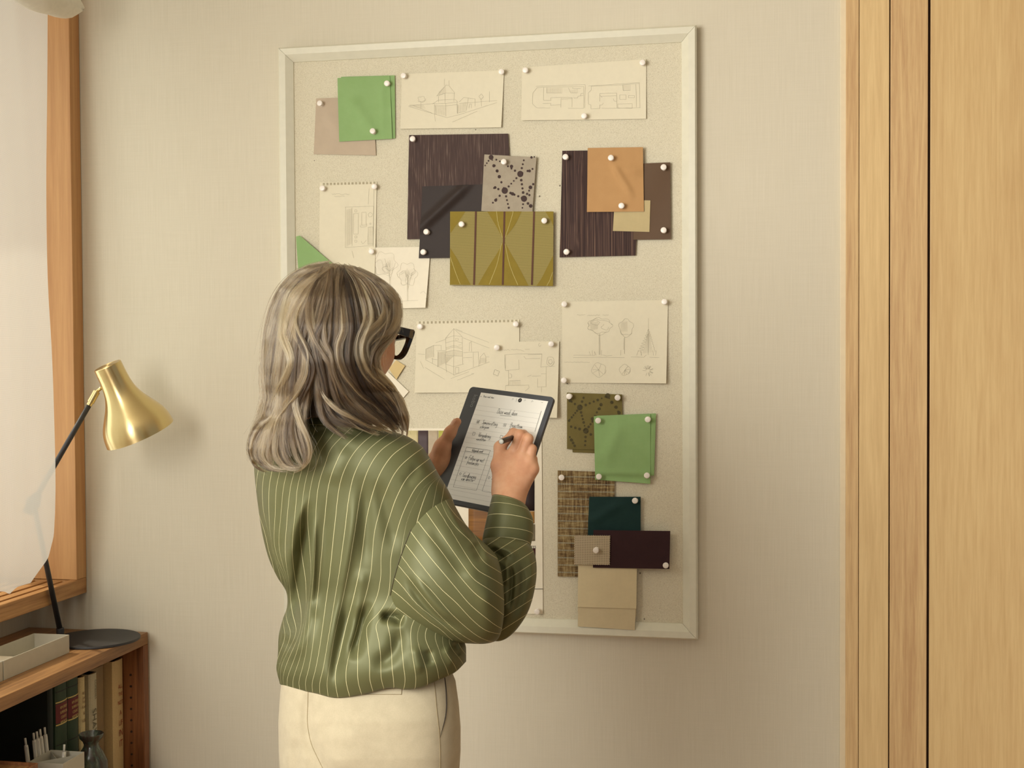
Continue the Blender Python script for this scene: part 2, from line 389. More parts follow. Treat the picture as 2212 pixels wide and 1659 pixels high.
S+=polyl(z((440,370),(470,340),(500,344),(545,350),(545,400)))+polyl(z((500,344),(488,425)))+polyl(z((430,390),(430,445),(488,430)))+hatch(z((432,390),(485,372),(485,425),(432,440)),9)
S+=polyl(z((505,412),(508,385),(520,384),(522,412)))+[blob(*z((190,352))[0],8,6,9,.2,1.4)]+[line(*z((185,372),(185,415)))]+[blob(*z((585,335))[0],4,5,8,.2,1.3)]+[line(*z((585,355),(588,400)))]
S+=[line(*z((640,300),(640,372)))]+[line(*z((395,505),(560,432)))]+[line(*z((440,380),(690,362)))]+[line(*z((105,395),(275,380)))]+hatch(z((110,385),(200,390),(215,415),(120,405)),12)
s.draw(S)
pin(872,163,s,'at the top left of the spired house sketch'); pin(1082,154,s,'at the top right of the spired house sketch')
s=sheet('plans','sketch_sheet',[(1128,146),(1396,128),(1396,257),(1127,261)],0,M['paper'],'long sheet with two pencil floor plans side by side, top right of the board','sketch','pencil sketches on the board',curl=(0,0,.003,.006))
S=[];z=ZC
S+=[line(*z((185,340),(528,328)))]+polyl(z((195,350),(240,346),(518,342),(518,492)))+polyl(z((195,350),(165,388),(163,462),(193,490),(288,490)))+polyl(z((240,348),(240,436),(290,438)))
S+=polyl(z((262,350),(262,386),(368,386)))+hatch(z((265,352),(368,350),(368,384),(265,386)),16)+polyl(z((290,420),(362,416),(438,418),(438,484)))+polyl(z((290,420),(290,440)))+polyl(z((362,420),(360,486)))
S+=polyl(z((235,460),(290,458),(290,472),(358,468)))+polyl(z((410,492),(518,492)))+[line(*z((365,428),(438,425)))]+polyl(z((412,350),(428,385),(475,386)))+hatch(z((420,372),(475,355),(475,386),(428,386)),8)+polyl(z((442,348),(442,355),(498,356)))
S+=polyl(z((450,415),(452,422),(475,420),(480,408),(515,402)))+[wob(z((495,408),(498,392),(515,388)))]+[line(*z((528,330),(526,490)))]
S+=[line(*z((550,338),(900,314)))]+polyl(z((570,340),(570,365),(550,385),(550,462),(568,470),(568,496),(628,492)))+polyl(z((628,390),(744,387),(746,492)))+polyl(z((628,390),(628,445)))+polyl(z((635,410),(742,405)))+[line(*z((630,402),(645,418)))]
S+=[wob(z((628,470),(645,468),(652,455)))]+[wob(z((720,425),(728,442),(745,444)))]+polyl(z((628,468),(628,496)))+rect(*z((765,400))[0],*z((808,431))[0])+rect(*z((824,404))[0],*z((865,419))[0])+polyl(z((785,330),(788,370),(838,368)))+hatch(z((788,332),(836,330),(836,368),(790,370)),7)
S+=polyl(z((752,462),(850,460),(850,492),(752,490),(752,462)))+polyl(z((875,325),(878,485)))+polyl(z((898,320),(902,486)))+polyl(z((570,340),(785,330),(900,320)))+polyl(z((640,492),(745,492),(905,488)))
s.draw(S)
pin(1135,151,s,'at the top left of the two floor plans'); pin(1388,135,s,'at the top right of the two floor plans'); pin(1262,250,s,'at the bottom middle of the two floor plans')
def holes(s,px0,py0,px1,py1,n,w=4.5,h=5):
    V=[];Fa=[]
    for i in range(n):
        t=(i+.5)/n; x=px0+(px1-px0)*t; y=py0+(py1-py0)*t; b=len(V)
        for dx,dy in ((-w/2,-h/2),(w/2,-h/2),(w/2,h/2),(-w/2,h/2)): V.append(s.at(*s.uv(x+dx,y+dy),.0007))
        Fa.append((b,b+3,b+2,b+1))
    mesh('punched_holes',V,Fa,M['holes'],smooth=False).parent=s.o
M['holes']=plain('board_seen_through_holes',srgb(176,166,138),.9)
s=sheet('garden','notebook_sheet',[(691,394),(814,392),(811,600),(690,588)],0,M['paper'],'upright notebook page with torn spiral holes and a small room plan','sketch','pencil sketches on the board',curl=(0,0,.006,0))
holes(s,696,398,813,395,15)
S=[];z=ZA
S+=[scribble(*z((358,0))[0][:1],z((455,0))[0][0],z((0,932))[0][1],1.2,24)]+[scribble(z((372,0))[0][0],z((430,0))[0][0],z((0,944))[0][1],1.,16)]
S+=polyl(z((432,1005),(590,1000),(588,1220),(432,1232),(434,1005)))+polyl(z((470,1008),(470,1222)))+polyl(z((478,1042),(505,1040),(504,1155),(478,1156),(478,1042)))+polyl(z((524,1035),(548,1033),(548,1105),(524,1107),(524,1035)))
S+=polyl(z((560,1118),(588,1116),(588,1212),(558,1214),(560,1118)))+hatch(z((560,1118),(588,1116),(588,1212),(558,1214)),7)+[blob(*z((572,1048))[0],4.5,4.5,10,.1,1.3),blob(*z((491,1026))[0],2.5,2.5,8,.1,1.3),blob(*z((491,1172))[0],2.6,2.6,8,.1,1.3),blob(*z((491,1196))[0],2.6,2.6,8,.1,1.3),blob(*z((572,1098))[0],1.5,1.5,8,.1,1)]
S+=[wob(z((515,1105),(520,1118),(550,1112),(553,1098)))]+hatch(z((440,1020),(468,1012),(468,1210),(440,1225)),9)+polyl(z((565,900),(560,990)))+[line(*z((592,900),(590,1230)))]+[line(*z((470,1250),(480,1290)))]+[wob(z((520,1195),(532,1210),(550,1190)))]
s.draw(S)
pin(696,407,s,'at the top left of the torn notebook page with the room plan'); pin(807,402,s,'at the top right of the torn notebook page with the room plan')
s=sheet('trees','sketch_sheet',[(797,535),(930,533),(921,665),(793,668)],1,M['paper2'],'small sheet with two pencil trees just above the woman\'s head','sketch','pencil sketches on the board',curl=(0,-.001,.008,0))
S=[];z=ZA
def tree(cx,cy,rx,ry,bx,by):
    t=[blob(cx,cy,rx,ry,12,.14,1.25,rng.uniform(0,6))]
    for _ in range(5):
        a=rng.uniform(0,6.28); t.append(blob(cx+rx*.5*math.cos(a),cy+ry*.5*math.sin(a),rx*.35,ry*.3,6,.2,.6,a))
    t.append(wob([(bx,by),(bx-.5,by-(by-cy)*.5),(cx,cy)])); t.append(wob([(bx+2,by),(bx+1.5,by-(by-cy)*.5),(cx+2,cy)]))
    for k in range(5): t.append(wob([(bx+1,by-(by-cy)*(.4+.1*k)),(bx+rng.uniform(-.6,.6)*rx,cy-rng.uniform(0,.5)*ry)]))
    return t
S+=tree(832,570,25,25,842,630)+tree(881,592,20,24,881,650)+[line((858,651),(905,649))]+[blob(915,640,10,9,9,.15,.5,4)]+[line((846,655),(872,652))]
S+=hatch([(815,560),(850,555),(848,590),(820,592)],12)+hatch([(868,585),(895,580),(892,605),(870,608)],10)
s.draw(S,mat=M['pencil2'])
pin(801,543,s,'on the sheet with two trees above the woman\'s head')
s=sheet('street','notebook_sheet',[(900,694),(1122,690),(1122,848),(898,848)],0,M['paper'],'wide notebook page with torn spiral holes and a street corner tower sketch beside the glasses','sketch','pencil sketches on the board',curl=(0,0,0,.01))
holes(s,903,697,1120,693,25,4.2,5)
S=[];z=ZE
S+=polyl(z((755,478),(850,368),(948,460)))+polyl(z((850,368),(850,900)))+polyl(z((755,478),(850,448),(948,460)))+polyl(z((755,478),(762,605),(755,672),(760,770),(770,865)))+polyl(z((945,465),(948,560),(950,630),(952,770)))
for y0,y1,y2 in ((530,505,530),(588,560,585),(605,575,600),(635,612,632)): S+=polyl(z((758,y0),(850,y1),(948,y2)))
S+=polyl(z((755,672),(850,678),(952,680)))+hatch(z((765,630),(850,620),(850,675),(765,672)),10)+hatch(z((858,620),(945,635),(945,680),(858,678)),9)+polyl(z((755,770),(850,800),(965,770)))+hatch(z((760,680),(845,682),(760,765),(765,690)),12)
S+=polyl(z((530,715),(530,600),(620,558),(705,558),(705,612)))+polyl(z((620,558),(622,695)))+polyl(z((655,620),(755,618)))+hatch(z((535,600),(620,560),(620,690),(535,712)),12)+polyl(z((670,628),(668,805)))+hatch(z((672,640),(752,625),(755,760),(672,800)),14)
S+=polyl(z((525,720),(610,765),(760,840),(858,895),(1255,745)))+polyl(z((525,808),(750,945)))+polyl(z((510,820),(470,740)))+polyl(z((820,935),(1025,858)))+polyl(z((892,955),(1080,880),(1048,878)))+polyl(z((610,700),(608,765)))+polyl(z((590,712),(668,722)))
S+=polyl(z((960,640),(1130,632),(1135,800)))+polyl(z((1072,640),(1075,805)))+polyl(z((955,700),(1060,695)))+polyl(z((870,810),(908,805),(908,870),(872,880),(870,810)))+polyl(z((1025,625),(1030,530),(1050,515),(1052,630)))
S+=polyl(z((1145,770),(1150,690),(1195,645),(1215,690),(1215,760)))+hatch(z((1150,700),(1212,700),(1212,755),(1150,765)),9)+polyl(z((948,470),(1255,590)))+polyl(z((948,400),(870,370)))+polyl(z((870,380),(1250,525)))+polyl(z((755,490),(640,530)))+[line(*z((440,655),(520,662)))]+[line(*z((905,555),(935,552)))]+polyl(z((870,480),(900,478),(902,500),(872,502),(870,480)))+[line(*z((1215,690),(1255,690)))]
s.draw(S)
pin(907,705,s,'at the top left of the torn page with the street corner tower'); pin(1113,701,s,'at the top right of the torn page with the street corner tower')
s=sheet('floor','sketch_sheet',[(1060,739),(1208,737),(1205,902),(1060,900)],1,M['paper'],'sketch sheet with a large pencil floor plan directly above the tablet','sketch','pencil sketches on the board',curl=(0,0,.012,0))
S=[];z=ZE
S+=[scribble(z((1370,0))[0][0],z((1480,0))[0][0],z((0,610))[0][1],1.2,14),scribble(z((1500,0))[0][0],z((1600,0))[0][0],z((0,607))[0][1],1.2,14)]+polyl(z((1600,608),(1650,628)))+[line(*z((1655,605),(1710,602)))]
S+=polyl(z((1425,665),(1580,655),(1850,655),(1835,805),(1900,800),(1995,795)))+polyl(z((1425,665),(1425,770),(1435,845),(1470,845),(1470,1010),(1435,1015),(1435,1070)))+polyl(z((1435,672),(1435,820)))+polyl(z((1690,664),(1850,660)))
S+=polyl(z((1585,720),(1590,830),(1440,845)))+polyl(z((1645,680),(1665,712),(1830,705)))+polyl(z((1480,960),(1605,955)))+hatch(z((1475,962),(1600,958),(1600,1015),(1475,1015)),11)+polyl(z((1440,1015),(1700,1010),(1705,1040),(1660,1080)))
S+=polyl(z((1800,935),(1800,1032),(1898,1028),(1898,800)))+polyl(z((1840,882),(1898,880)))+polyl(z((1735,910),(1840,905)))+[blob(*z((1945,740))[0],8,10,9,.08,1.2),blob(*z((1945,745))[0],4,5,7,.1,1.5),blob(*z((1330,870))[0],6,6,8,.2,2)]+[wob(z((1480,880),(1505,890),(1500,925),(1470,930)))]+[line(*z((1685,915),(1730,895)))]+[blob(*z((1825,552))[0],2.4,3.4,6,.05,.8)]+[line(*z((1845,1035),(1845,1090)))]
s.draw(S)
pin(1072,750,s,'at the top left of the floor plan above the tablet'); pin(1190,743,s,'at the top right of the floor plan above the tablet')
s=sheet('landscape','sketch_sheet',[(1214,652),(1443,648),(1440,828),(1215,827)],0,M['paper'],'sheet with three pencil trees in a row above three round plan symbols','sketch','pencil sketches on the board',curl=(0,0,.012,0))
S=[];z=ZD
S+=[scribble(*[z((a,0))[0][0] for a in (458,525)],z((0,290))[0][1],1.1,14),scribble(*[z((a,0))[0][0] for a in (540,640)],z((0,292))[0][1],1.3,18),scribble(*[z((a,0))[0][0] for a in (660,705)],z((0,290))[0][1],1.,10)]
S+=[blob(*z((638,372))[0],26,16,14,.1,1.15,2.6),blob(*z((605,350))[0],9,5,7,.15,1),blob(*z((680,385))[0],8,6,7,.15,.7),wob(z((560,345),(600,320),(640,330),(700,340),(735,370)))]+[(1.6,line(*z((638,435),(638,600))))]+[line(*z((632,440),(632,600)))]+[wob(z((560,400),(600,425),(638,450),(690,420)))]
S+=hatch(z((560,350),(620,340),(620,400),(570,410)),12)+[blob(*z((842,385))[0],15,17,10,.12,1.1,2),wob(z((800,425),(840,465),(890,430)))]+hatch(z((805,350),(850,340),(850,420),(800,420)),9)+[(1.5,line(*z((832,462),(831,592))))]+[line(*z((825,470),(824,560)))]
S+=[line(*z((1016,315),(1014,600)))]+[wob([(z((1016,400))[0][0]+(-1 if i%2 else 1)*1.5*(i*.55+1)*.35-(i*1.0),z((0,400))[0][1]+i*2.8) for i in range(18)],.2)]+[wob([(z((1016,400))[0][0]+(-1 if i%2 else 1)*.8+(i*.85),z((0,400))[0][1]+i*2.9) for i in range(18)],.2)]
S+=hatch(z((1005,450),(1020,420),(1045,580),(975,590)),9)
S+=[line(*z((430,603),(600,605)))]+polyl(z((428,622),(640,620),(830,622)))+polyl(z((880,616),(980,620),(1000,600)))+[line(*z((1025,620),(1100,622)))]+polyl(z((655,600),(690,610),(735,605)))
for gx in (565,580,600,610,650,800,960,965,1055,1070,925): S+=[line(*z((gx,605),(gx+rng.uniform(-14,14),575-rng.uniform(0,12))),4)]
S+=[scribble(*[z((a,0))[0][0] for a in (355,560)],z((0,658))[0][1],.7,20)]
for cx,cy,r in ((629,718,15),(833,718,11.5),(1013,725,13)):
    c=z((cx,cy))[0]
    if cx<1000: S+=[blob(*c,r,r,9,.08,1.1)]
    for k in range(6 if cx<1000 else 22):
        a=rng.uniform(0,6.28); S+=[line(c if cx<1000 else (c[0]+r*.3*math.cos(a),c[1]+r*.3*math.sin(a)),(c[0]+r*.9*math.cos(a),c[1]+r*.9*math.sin(a)),4)]
s.draw(S)
pin(1218,658,s,'at the top left of the sheet with three trees in a row'); pin(1436,653,s,'at the top right of the sheet with three trees in a row'); pin(1218,822,s,'at the bottom left of the sheet with three trees in a row')
sheet('square','colour_card',[(840,796),(856,778),(875,790),(856,820)],2,paper_mat('straw_card',(212,188,134)),'small straw coloured card square tilted beside the woman\'s mouth','card',nu=4,nv=4,amp=.0005)
sheet('square2','paper_note',[(826,816),(838,803),(883,846),(862,870)],1,M['paper2'],'small white paper note tilted on its corner beside the woman\'s chin','note',nu=6,nv=6,amp=.001)
# ------------------------------------------------------------------ fabric swatches
def swatch(k,q,lay,mat,label,pins,name='fabric_swatch',**kw):
    kw.setdefault('amp',.003); kw.setdefault('thick',.0014)
    s=sheet(k,name,q,lay,mat,label,'fabric swatch','fabric swatches on the board',**kw)
    for x,y,t in pins: pin(x,y,s,t)
    return s
def ridge(u0,v0,u1,v1,h,w):
    L=math.hypot(u1-u0,v1-v0)
    def f(u,v):
        t=((u-u0)*(u1-u0)+(v-v0)*(v1-v0))/L/L; d=abs((u-u0)*(v1-v0)-(v-v0)*(u1-u0))/L
        e=min(1,max(0,(t+.1)/.3))*min(1,max(0,(1.1-t)/.3)); return h*e*math.exp(-(d/w)**2)
    return f
def ridges(*R):
    fs=[ridge(*r) for r in R]; return lambda u,v: sum(f(u,v) for f in fs)
swatch('mauve',[(684,213),(806,209),(813,336),(678,333)],0,fab('mauve_cotton',srgb(196,178,154)).m,'pale mauve cotton swatch behind the light green one',[(691,224,'at the top left of the pale mauve swatch')],bend=ridges((.1,.05,.5,.8,.002,.1)))
G=fab('leaf_green_cotton',srgb(146,178,118),srgb(130,164,100))
swatch('green0',[(737,166),(853,163),(854,299),(738,303)],1,G.m,'back layer of the upper light green fabric swatch',[],amp=.001)
s=swatch('green1',[(730,169),(842,164),(848,300),(733,306)],2,G.m,'light green cotton swatch pinned at the upper left over a mauve one',[(835,179,'at the top right of the upper light green swatch'),(804,284,'at the bottom of the upper light green swatch')],bend=ridges((.2,.3,.65,.85,.004,.1),(.85,0,.85,1,.0015,.03)))
m=fab('dark_brown_linen',srgb(82,64,58),srgb(66,50,46)); v=m.coord('Object',(1,1,.03)); n=m.noise(v,420,2,.8); m.color(m.ramp(n,[(.45,srgb(70,54,50)),(.6,srgb(84,66,60)),(.72,srgb(124,106,94))])); M['linen']=m.m
s=swatch('brownlinen',[(884,292),(1098,289),(1110,512),(880,517)],1,m.m,'large dark brown linen swatch behind the grey leather one',[(890,300,'at the top left of the large dark brown linen swatch')],bend=ridges((0,.3,.12,.6,.0015,.05)))
m=Mat('grey_brown_leather',srgb(54,45,41),.58,spec=.25); n=m.voro(m.coord('Object'),900); m.bump(n,.25,.0005); M['leather']=m.m
s=swatch('leather',[(913,403),(1060,398),(1056,556),(905,558)],2,m.m,'charcoal leather swatch with a raised diagonal fold',[(921,501,'on the left edge of the charcoal leather swatch'),(914,544,'at the bottom left of the charcoal leather swatch')],name='leather_swatch',bend=ridges((-.05,.62,.72,-.05,.010,.07)),nu=50,nv=50)
m=fab('grey_woven_cotton',srgb(178,167,146),srgb(146,134,116),200,bump=.5); M['greycloth']=m.m
M['dots']=plain('dark_brown_print',srgb(64,46,42),.8)
s=swatch('dots',[(1047,334),(1159,340),(1150,462),(1040,456)],3,m.m,'grey swatch printed with a web of dark dots',[(1088,350,'at the top of the grey dotted swatch')])
def dots(s,L,mat,off=.0012):
    V=[];Fa=[]
    for x,y,r in L:
        b=len(V); V.append(s.at(*s.uv(x,y),off))
        for k in range(14):
            a=k*math.pi/7; V.append(s.at(*s.uv(x+r*math.cos(a),y+r*math.sin(a)*1.05),off))
        Fa+=[(b,b+1+(k+1)%14,b+1+k) for k in range(14)]
    mesh('printed_dots',V,Fa,mat).parent=s.o
def chain(a,b,r,n):
    return [(a[0]+(b[0]-a[0])*(i+.5)/n,a[1]+(b[1]-a[1])*(i+.5)/n,r*(.75+.5*abs(math.sin(i*1.9)))) for i in range(n)]
D=[];hub=[(843,848,20),(740,958,21),(868,1012,20),(650,738,16),(910,937,12),(912,1060,12),(785,798,11),(668,794,10),(690,828,10),(704,866,11),(792,980,11),(676,938,9),(680,1022,10),(904,828,9)]
for a,b,r,n in (((650,738),(740,958),6,6),((740,958),(843,848),5.5,6),((740,958),(868,1012),7,5),((843,848),(868,1012),7,6),((740,958),(655,938),6,3),((740,958),(770,1085),6,5),((740,958),(650,1050),6,4),((843,848),(940,808),6,3),((843,848),(870,745),6,4),((843,848),(750,790),6,4),((868,1012),(935,905),6,5),((868,1012),(920,1075),7,3),((868,1012),(855,1085),5,3),((650,738),(605,800),5,4),((650,738),(720,770),5,3),((868,1012),(915,980),6,2)): D+=chain(a,b,r,n)
D=[(850+x/3.072,100+y/3.072,r/3.072) for x,y,r in D+hub+[(917,738,8),(936,735,5)]]
dots(s,D,M['dots'])
m=fab('olive_ribbed_weave',srgb(158,142,78),srgb(132,118,56),300,bump=.6); v=m.coord('Object'); w=m.wave(v,160,0,0,'Z'); n=m.noise(v,500,2)
m.color(m.ramp(m.math('ADD',m.math('MULTIPLY',w,.7),m.math('MULTIPLY',n,.3)),[(.3,srgb(128,116,60)),(.6,srgb(166,151,92))]))
s=swatch('olive',[(973,457),(1196,457),(1195,618),(972,616)],4,m.m,'olive swatch woven with crossing hourglass shapes and brown stripes',[(997,484,'at the top left of the olive hourglass swatch'),(1175,476,'at the top right of the olive hourglass swatch')],name='upholstery_swatch',amp=.002,thick=.003)
M['olive2']=fab('mustard_velvet_weave',srgb(146,126,44),srgb(124,106,36),300).m; M['bstripe']=plain('brown_stripe_thread',srgb(92,58,40),.8); M['gold']=plain('gold_thread',srgb(186,172,104),.7)
def band(s,name,L,R,mat,off=.0019,n=24,parts=None):
    """strip between two pixel polylines, left and right, sampled in step"""
    l=spl(L,n); r=spl(R,n); V=[];Fa=[]; k=5
    for i in range(n):
        for j in range(k):
            t=j/(k-1); V.append(s.at(*np.clip(s.uv(l[i][0]*(1-t)+r[i][0]*t,l[i][1]*(1-t)+r[i][1]*t),0,1),off))
    for i in range(n-1):
        for j in range(k-1): a=i*k+j; Fa.append((a,a+k,a+k+1,a+1))
    mesh(name,V,Fa,mat).parent=s.o
z=ZB
band(s,'woven_shape',z((625,1094),(680,1185),(722,1262),(735,1290)),z((855,1094),(810,1185),(752,1262),(738,1290)),M['olive2'])
band(s,'woven_shape',z((735,1290),(700,1360),(630,1470),(565,1584)),z((738,1290),(775,1360),(838,1470),(900,1590)),M['olive2'])
band(s,'woven_shape',z((378,1340),(378,1420),(378,1500),(378,1580)),z((380,1340),(430,1420),(470,1500),(515,1582)),M['olive2'])
band(s,'woven_shape',z((1060,1390),(1020,1470),(985,1540),(950,1592)),z((1061,1390),(1061,1470),(1060,1540),(1060,1592)),M['olive2'])
band(s,'woven_shape',z((378,1098),(378,1150),(379,1200),(380,1240)),z((480,1098),(445,1150),(410,1200),(381,1240)),M['olive2'])
band(s,'woven_shape',z((1010,1096),(1030,1130),(1048,1160),(1060,1190)),z((1060,1096),(1061,1130),(1061,1160),(1061,1190)),M['olive2'])
for x0,x1 in ((551,538),(741,730),(936,922)):
    band(s,'brown_stripe',z((x0-6,1094),((x0+x1)/2-6,1340),(x1-6,1584)),z((x0+6,1094),((x0+x1)/2+6,1340),(x1+6,1584)),M['bstripe'],.0024)
for g_ in [wob(z(*a)) for a in (((688,1094),(700,1180),(728,1270)),((800,1094),(775,1180),(745,1270)),((722,1310),(690,1450),(640,1582)),((745,1310),(775,1450),(830,1585)),((380,1400),(410,1490),(445,1580)),((1058,1500),(1040,1550),(1020,1590)))]: s.draw([g_],'gold_thread',M['gold'],w=.0012,off=.0023)
m=fab('striped_dark_brown',srgb(74,56,50)); v=m.coord('Object',(1,1,.004)); n=m.noise(v,260,3,.8); m.color(m.ramp(n,[(.42,srgb(52,36,34)),(.55,srgb(76,56,50)),(.7,srgb(132,104,86))]))
swatch('stripe',[(1215,326),(1384,324),(1373,552),(1209,556)],1,m.m,'tall dark brown striped swatch behind the tan one',[(1222,339,'at the top left of the tall dark striped swatch'),(1224,543,'at the bottom left of the tall dark striped swatch')],bend=ridges((.25,.1,.22,.9,.003,.06)))
m=Mat('brown_leather',srgb(92,68,44),.55,spec=.3); m.bump(m.voro(m.coord('Object'),900),.2,.0004)
swatch('brownleather',[(1372,354),(1448,351),(1449,517),(1368,518)],2,m.m,'smooth brown leather swatch sticking out to the right of the tan one',[(1433,362,'at the top right of the smooth brown leather swatch'),(1434,498,'at the bottom right of the smooth brown leather swatch')],name='leather_swatch')
swatch('beige',[(1328,432),(1405,433),(1403,501),(1324,499)],3,fab('beige_canvas',srgb(196,178,132)).m,'small beige canvas square tucked under the tan swatch',[],amp=.001)
swatch('tan',[(1270,320),(1389,318),(1391,457),(1268,458)],4,fab('tan_suede',srgb(192,150,100),srgb(176,134,86),300).m,'tan suede swatch with a curved crease',[(1320,341,'at the top of the tan suede swatch'),(1343,444,'at the bottom of the tan suede swatch')],bend=ridges((.45,.25,.8,.75,.006,.06),(.5,.3,.95,.4,.004,.1)),nu=40,nv=40)
def tri(u,v): return u*(1-0.0*v),v
swatch('corner',[(640,511),(648,509),(724,574),(646,600)],3,G.m,'light green swatch corner poking out above the woman\'s hair',[],amp=.002)
m=fab('olive_cotton',srgb(120,108,58),srgb(98,88,44),500); M['olived']=m.m; M['odots']=plain('dark_olive_print',srgb(74,66,36),.85)
swatch('oliveback',[(1230,852),(1340,853),(1341,981),(1237,977)],0,m.m,'lower layer of the olive dotted swatch',[],amp=.001)
s=swatch('olived',[(1225,848),(1344,852),(1346,972),(1225,970)],1,m.m,'olive green swatch with a dark dotted web print, behind the lower light green one',[(1230,856,'at the top left of the olive dotted swatch'),(1333,859,'at the top right of the olive dotted swatch')])
D=[];hub=[(479,1010,24),(527,1192,24),(697,920,22),(403,957,14),(645,988,14),(633,1020,12),(762,1008,14),(785,1052,15),(728,970,14),(395,1113,10),(578,1100,15)]
for a,b,r,n in (((479,1010),(403,957),8,3),((479,1010),(515,920),9,3),((479,1010),(697,920),9,7),((479,1010),(395,1113),8,6),((479,1010),(527,1192),9,7),((527,1192),(395,1155),10,4),((527,1192),(578,1230),9,2),((527,1192),(600,1090),9,5),((527,1192),(520,1320),9,4),((697,920),(790,1060),9,4),((650,980),(590,1090),9,4),((395,1230),(445,1320),11,4)): D+=chain(a,b,r,n)
dots(s,[(1120+x/3.6075,600+y/3.6075,r/3.6075*.9) for x,y,r in D+hub if x<800],M['odots'])
s=swatch('green2',[(1290,898),(1417,893),(1413,1027),(1295,1034)],2,G.m,'back layer of the lower light green fabric swatch',[],amp=.001,bend=ridges((.95,0,.95,1,.003,.04)))
s=swatch('green3',[(1283,899),(1405,895),(1405,1045),(1286,1036)],3,G.m,'lower light green cotton swatch pinned at all four corners',[(1291,908,'at the top left of the lower light green swatch'),(1400,906,'at the top right of the lower light green swatch'),(1293,1030,'at the bottom left of the lower light green swatch'),(1397,1028,'at the bottom right of the lower light green swatch')],bend=ridges((0,.93,1,.93,-.003,.04),(.2,.7,.5,.1,.004,.12),(.05,.9,.95,.85,.002,.05)),nu=40,nv=40)
m=fab('brown_tweed',srgb(128,104,70),bump=.9); v=m.coord('Object'); v2=m.coord('Object',(1,1,.08)); v3=m.coord('Object',(.12,1,1))
a=m.noise(v2,240,3,.8); b=m.noise(v3,240,3,.8); t=m.math('ADD',m.math('MULTIPLY',a,.55),m.math('MULTIPLY',b,.45))
base=m.ramp(t,[(.36,srgb(66,46,32)),(.46,srgb(112,88,54)),(.54,srgb(146,124,82)),(.64,srgb(182,164,118))])
lines=m.math('GREATER_THAN',m.wave(v,18,0,0,'Z'),.93); dash=m.math('GREATER_THAN',m.wave(v,130,0,0,'X'),.5); f=m.math('MULTIPLY',m.math('MULTIPLY',lines,dash),.8)
m.color(m.mix(f,base,srgb(172,180,160)))
swatch('tweed',[(1205,1016),(1328,1020),(1326,1246),(1205,1245)],1,m.m,'tall brown tweed swatch flecked with pale blue threads',[(1212,1032,'at the top left of the brown tweed swatch')],name='tweed_swatch',thick=.003,amp=.002)
swatch('teal',[(1273,1073),(1384,1073),(1384,1158),(1270,1156)],3,fab('dark_teal_wool',srgb(22,54,50),srgb(12,40,38),sheen=.05).m,'dark teal wool swatch over the tweed',[(1372,1082,'at the top right of the dark teal swatch')],bend=ridges((0,.7,.7,.1,.004,.12)))
swatch('cream',[(1250,1200),(1376,1206),(1375,1330),(1249,1320)],3,fab('cream_cotton_back',srgb(216,200,160)).m,'cream cotton swatch folded over itself at the foot of the board',[],amp=.002,bend=lambda u,v: .006*v*v)
swatch('cream2',[(1250,1298),(1374,1304),(1372,1360),(1249,1352)],4.6,fab('cream_cotton_hem',srgb(212,196,158)).m,'lower cream cotton flap hanging over the bottom rail of the frame',[],amp=.001,bend=lambda u,v:.005)
swatch('cream3',[(1249,1215),(1376,1222),(1375,1314),(1249,1310)],5.8,fab('cream_cotton',srgb(218,202,162)).m,'upper cream cotton flap ending in a straight fold',[],amp=.002,bend=lambda u,v: .004*v)
swatch('plum',[(1282,1145),(1448,1147),(1446,1229),(1281,1226)],8,fab('aubergine_wool',srgb(58,32,34),srgb(42,22,24),sheen=.05).m,'long aubergine wool swatch below the dark teal one',[(1438,1222,'at the bottom right of the long aubergine swatch')],amp=.001)
m=fab('beige_open_weave',srgb(178,162,132)); v=m.coord('Object'); a=m.wave(v,78,0,0,'X'); b=m.wave(v,78,0,0,'Z'); t=m.math('MINIMUM',a,b); t2=m.math('MAXIMUM',a,b)
m.color(m.ramp(m.math('MULTIPLY',a,b),[(.42,srgb(188,172,142)),(.6,srgb(96,82,62))])); m.bump(t2,.5,.001)
def pinked(u,v):
    k=.018; zz=lambda t,n: abs((t*n)%1-.5)*2
    uu = u+(k*(zz(v,13)-.5) if u<.02 or u>.98 else 0); vv=v+(k*(zz(u,16)-.5) if v<.02 or v>.98 else 0); return uu,vv
s=swatch('mesh',[(1241,1156),(1318,1157),(1317,1220),(1241,1219)],9.4,m.m,'small beige open weave square with pinked edges',[(1287,1188,'in the middle of the small open weave square')],amp=.001,nu=64,nv=52,edge=pinked,thick=.002)
# ------------------------------------------------------------------ the colour board behind the tablet
MB_=sheet('moodboard','colour_board',[(876,925),(1170,925),(1173,1326),(876,1322)],.3,M['paper2'],'large white card of colour and wood samples, half hidden behind the tablet','sample board',thick=.0012,amp=.0006,nu=10,nv=10)
def patch(q,mat,name,off=.0012,th=None):
    s=MB_; V=[];Fa=[];n=6
    for j in range(n+1):
        for i in range(n+1):
            u,v=i/n,j/n; p=[(q[0][k]*(1-u)+q[1][k]*u)*(1-v)+(q[3][k]*(1-u)+q[2][k]*u)*v for k in (0,1)]; V.append(s.at(*s.uv(*p),off))
    for j in range(n):
        for i in range(n): a=j*(n+1)+i; Fa.append((a,a+n+1,a+n+2,a+1))
    o=mesh(name,V,Fa,mat); m=o.modifiers.new('thickness','SOLIDIFY'); m.thickness=.001; m.offset=0; o.parent=s.o; return o
def R4(x0,y0,x1,y1): return [(x0,y0),(x1,y0),(x1,y1),(x0,y1)]
patch(R4(880,930,904,1060),plain('cream_sample',srgb(206,192,142)),'cream_sample')
patch(R4(904.5,930,926,1060),plain('aubergine_sample',srgb(72,56,58)),'aubergine_sample')
patch(R4(926.5,930,948,1060),plain('taupe_sample',srgb(182,166,140)),'taupe_sample')
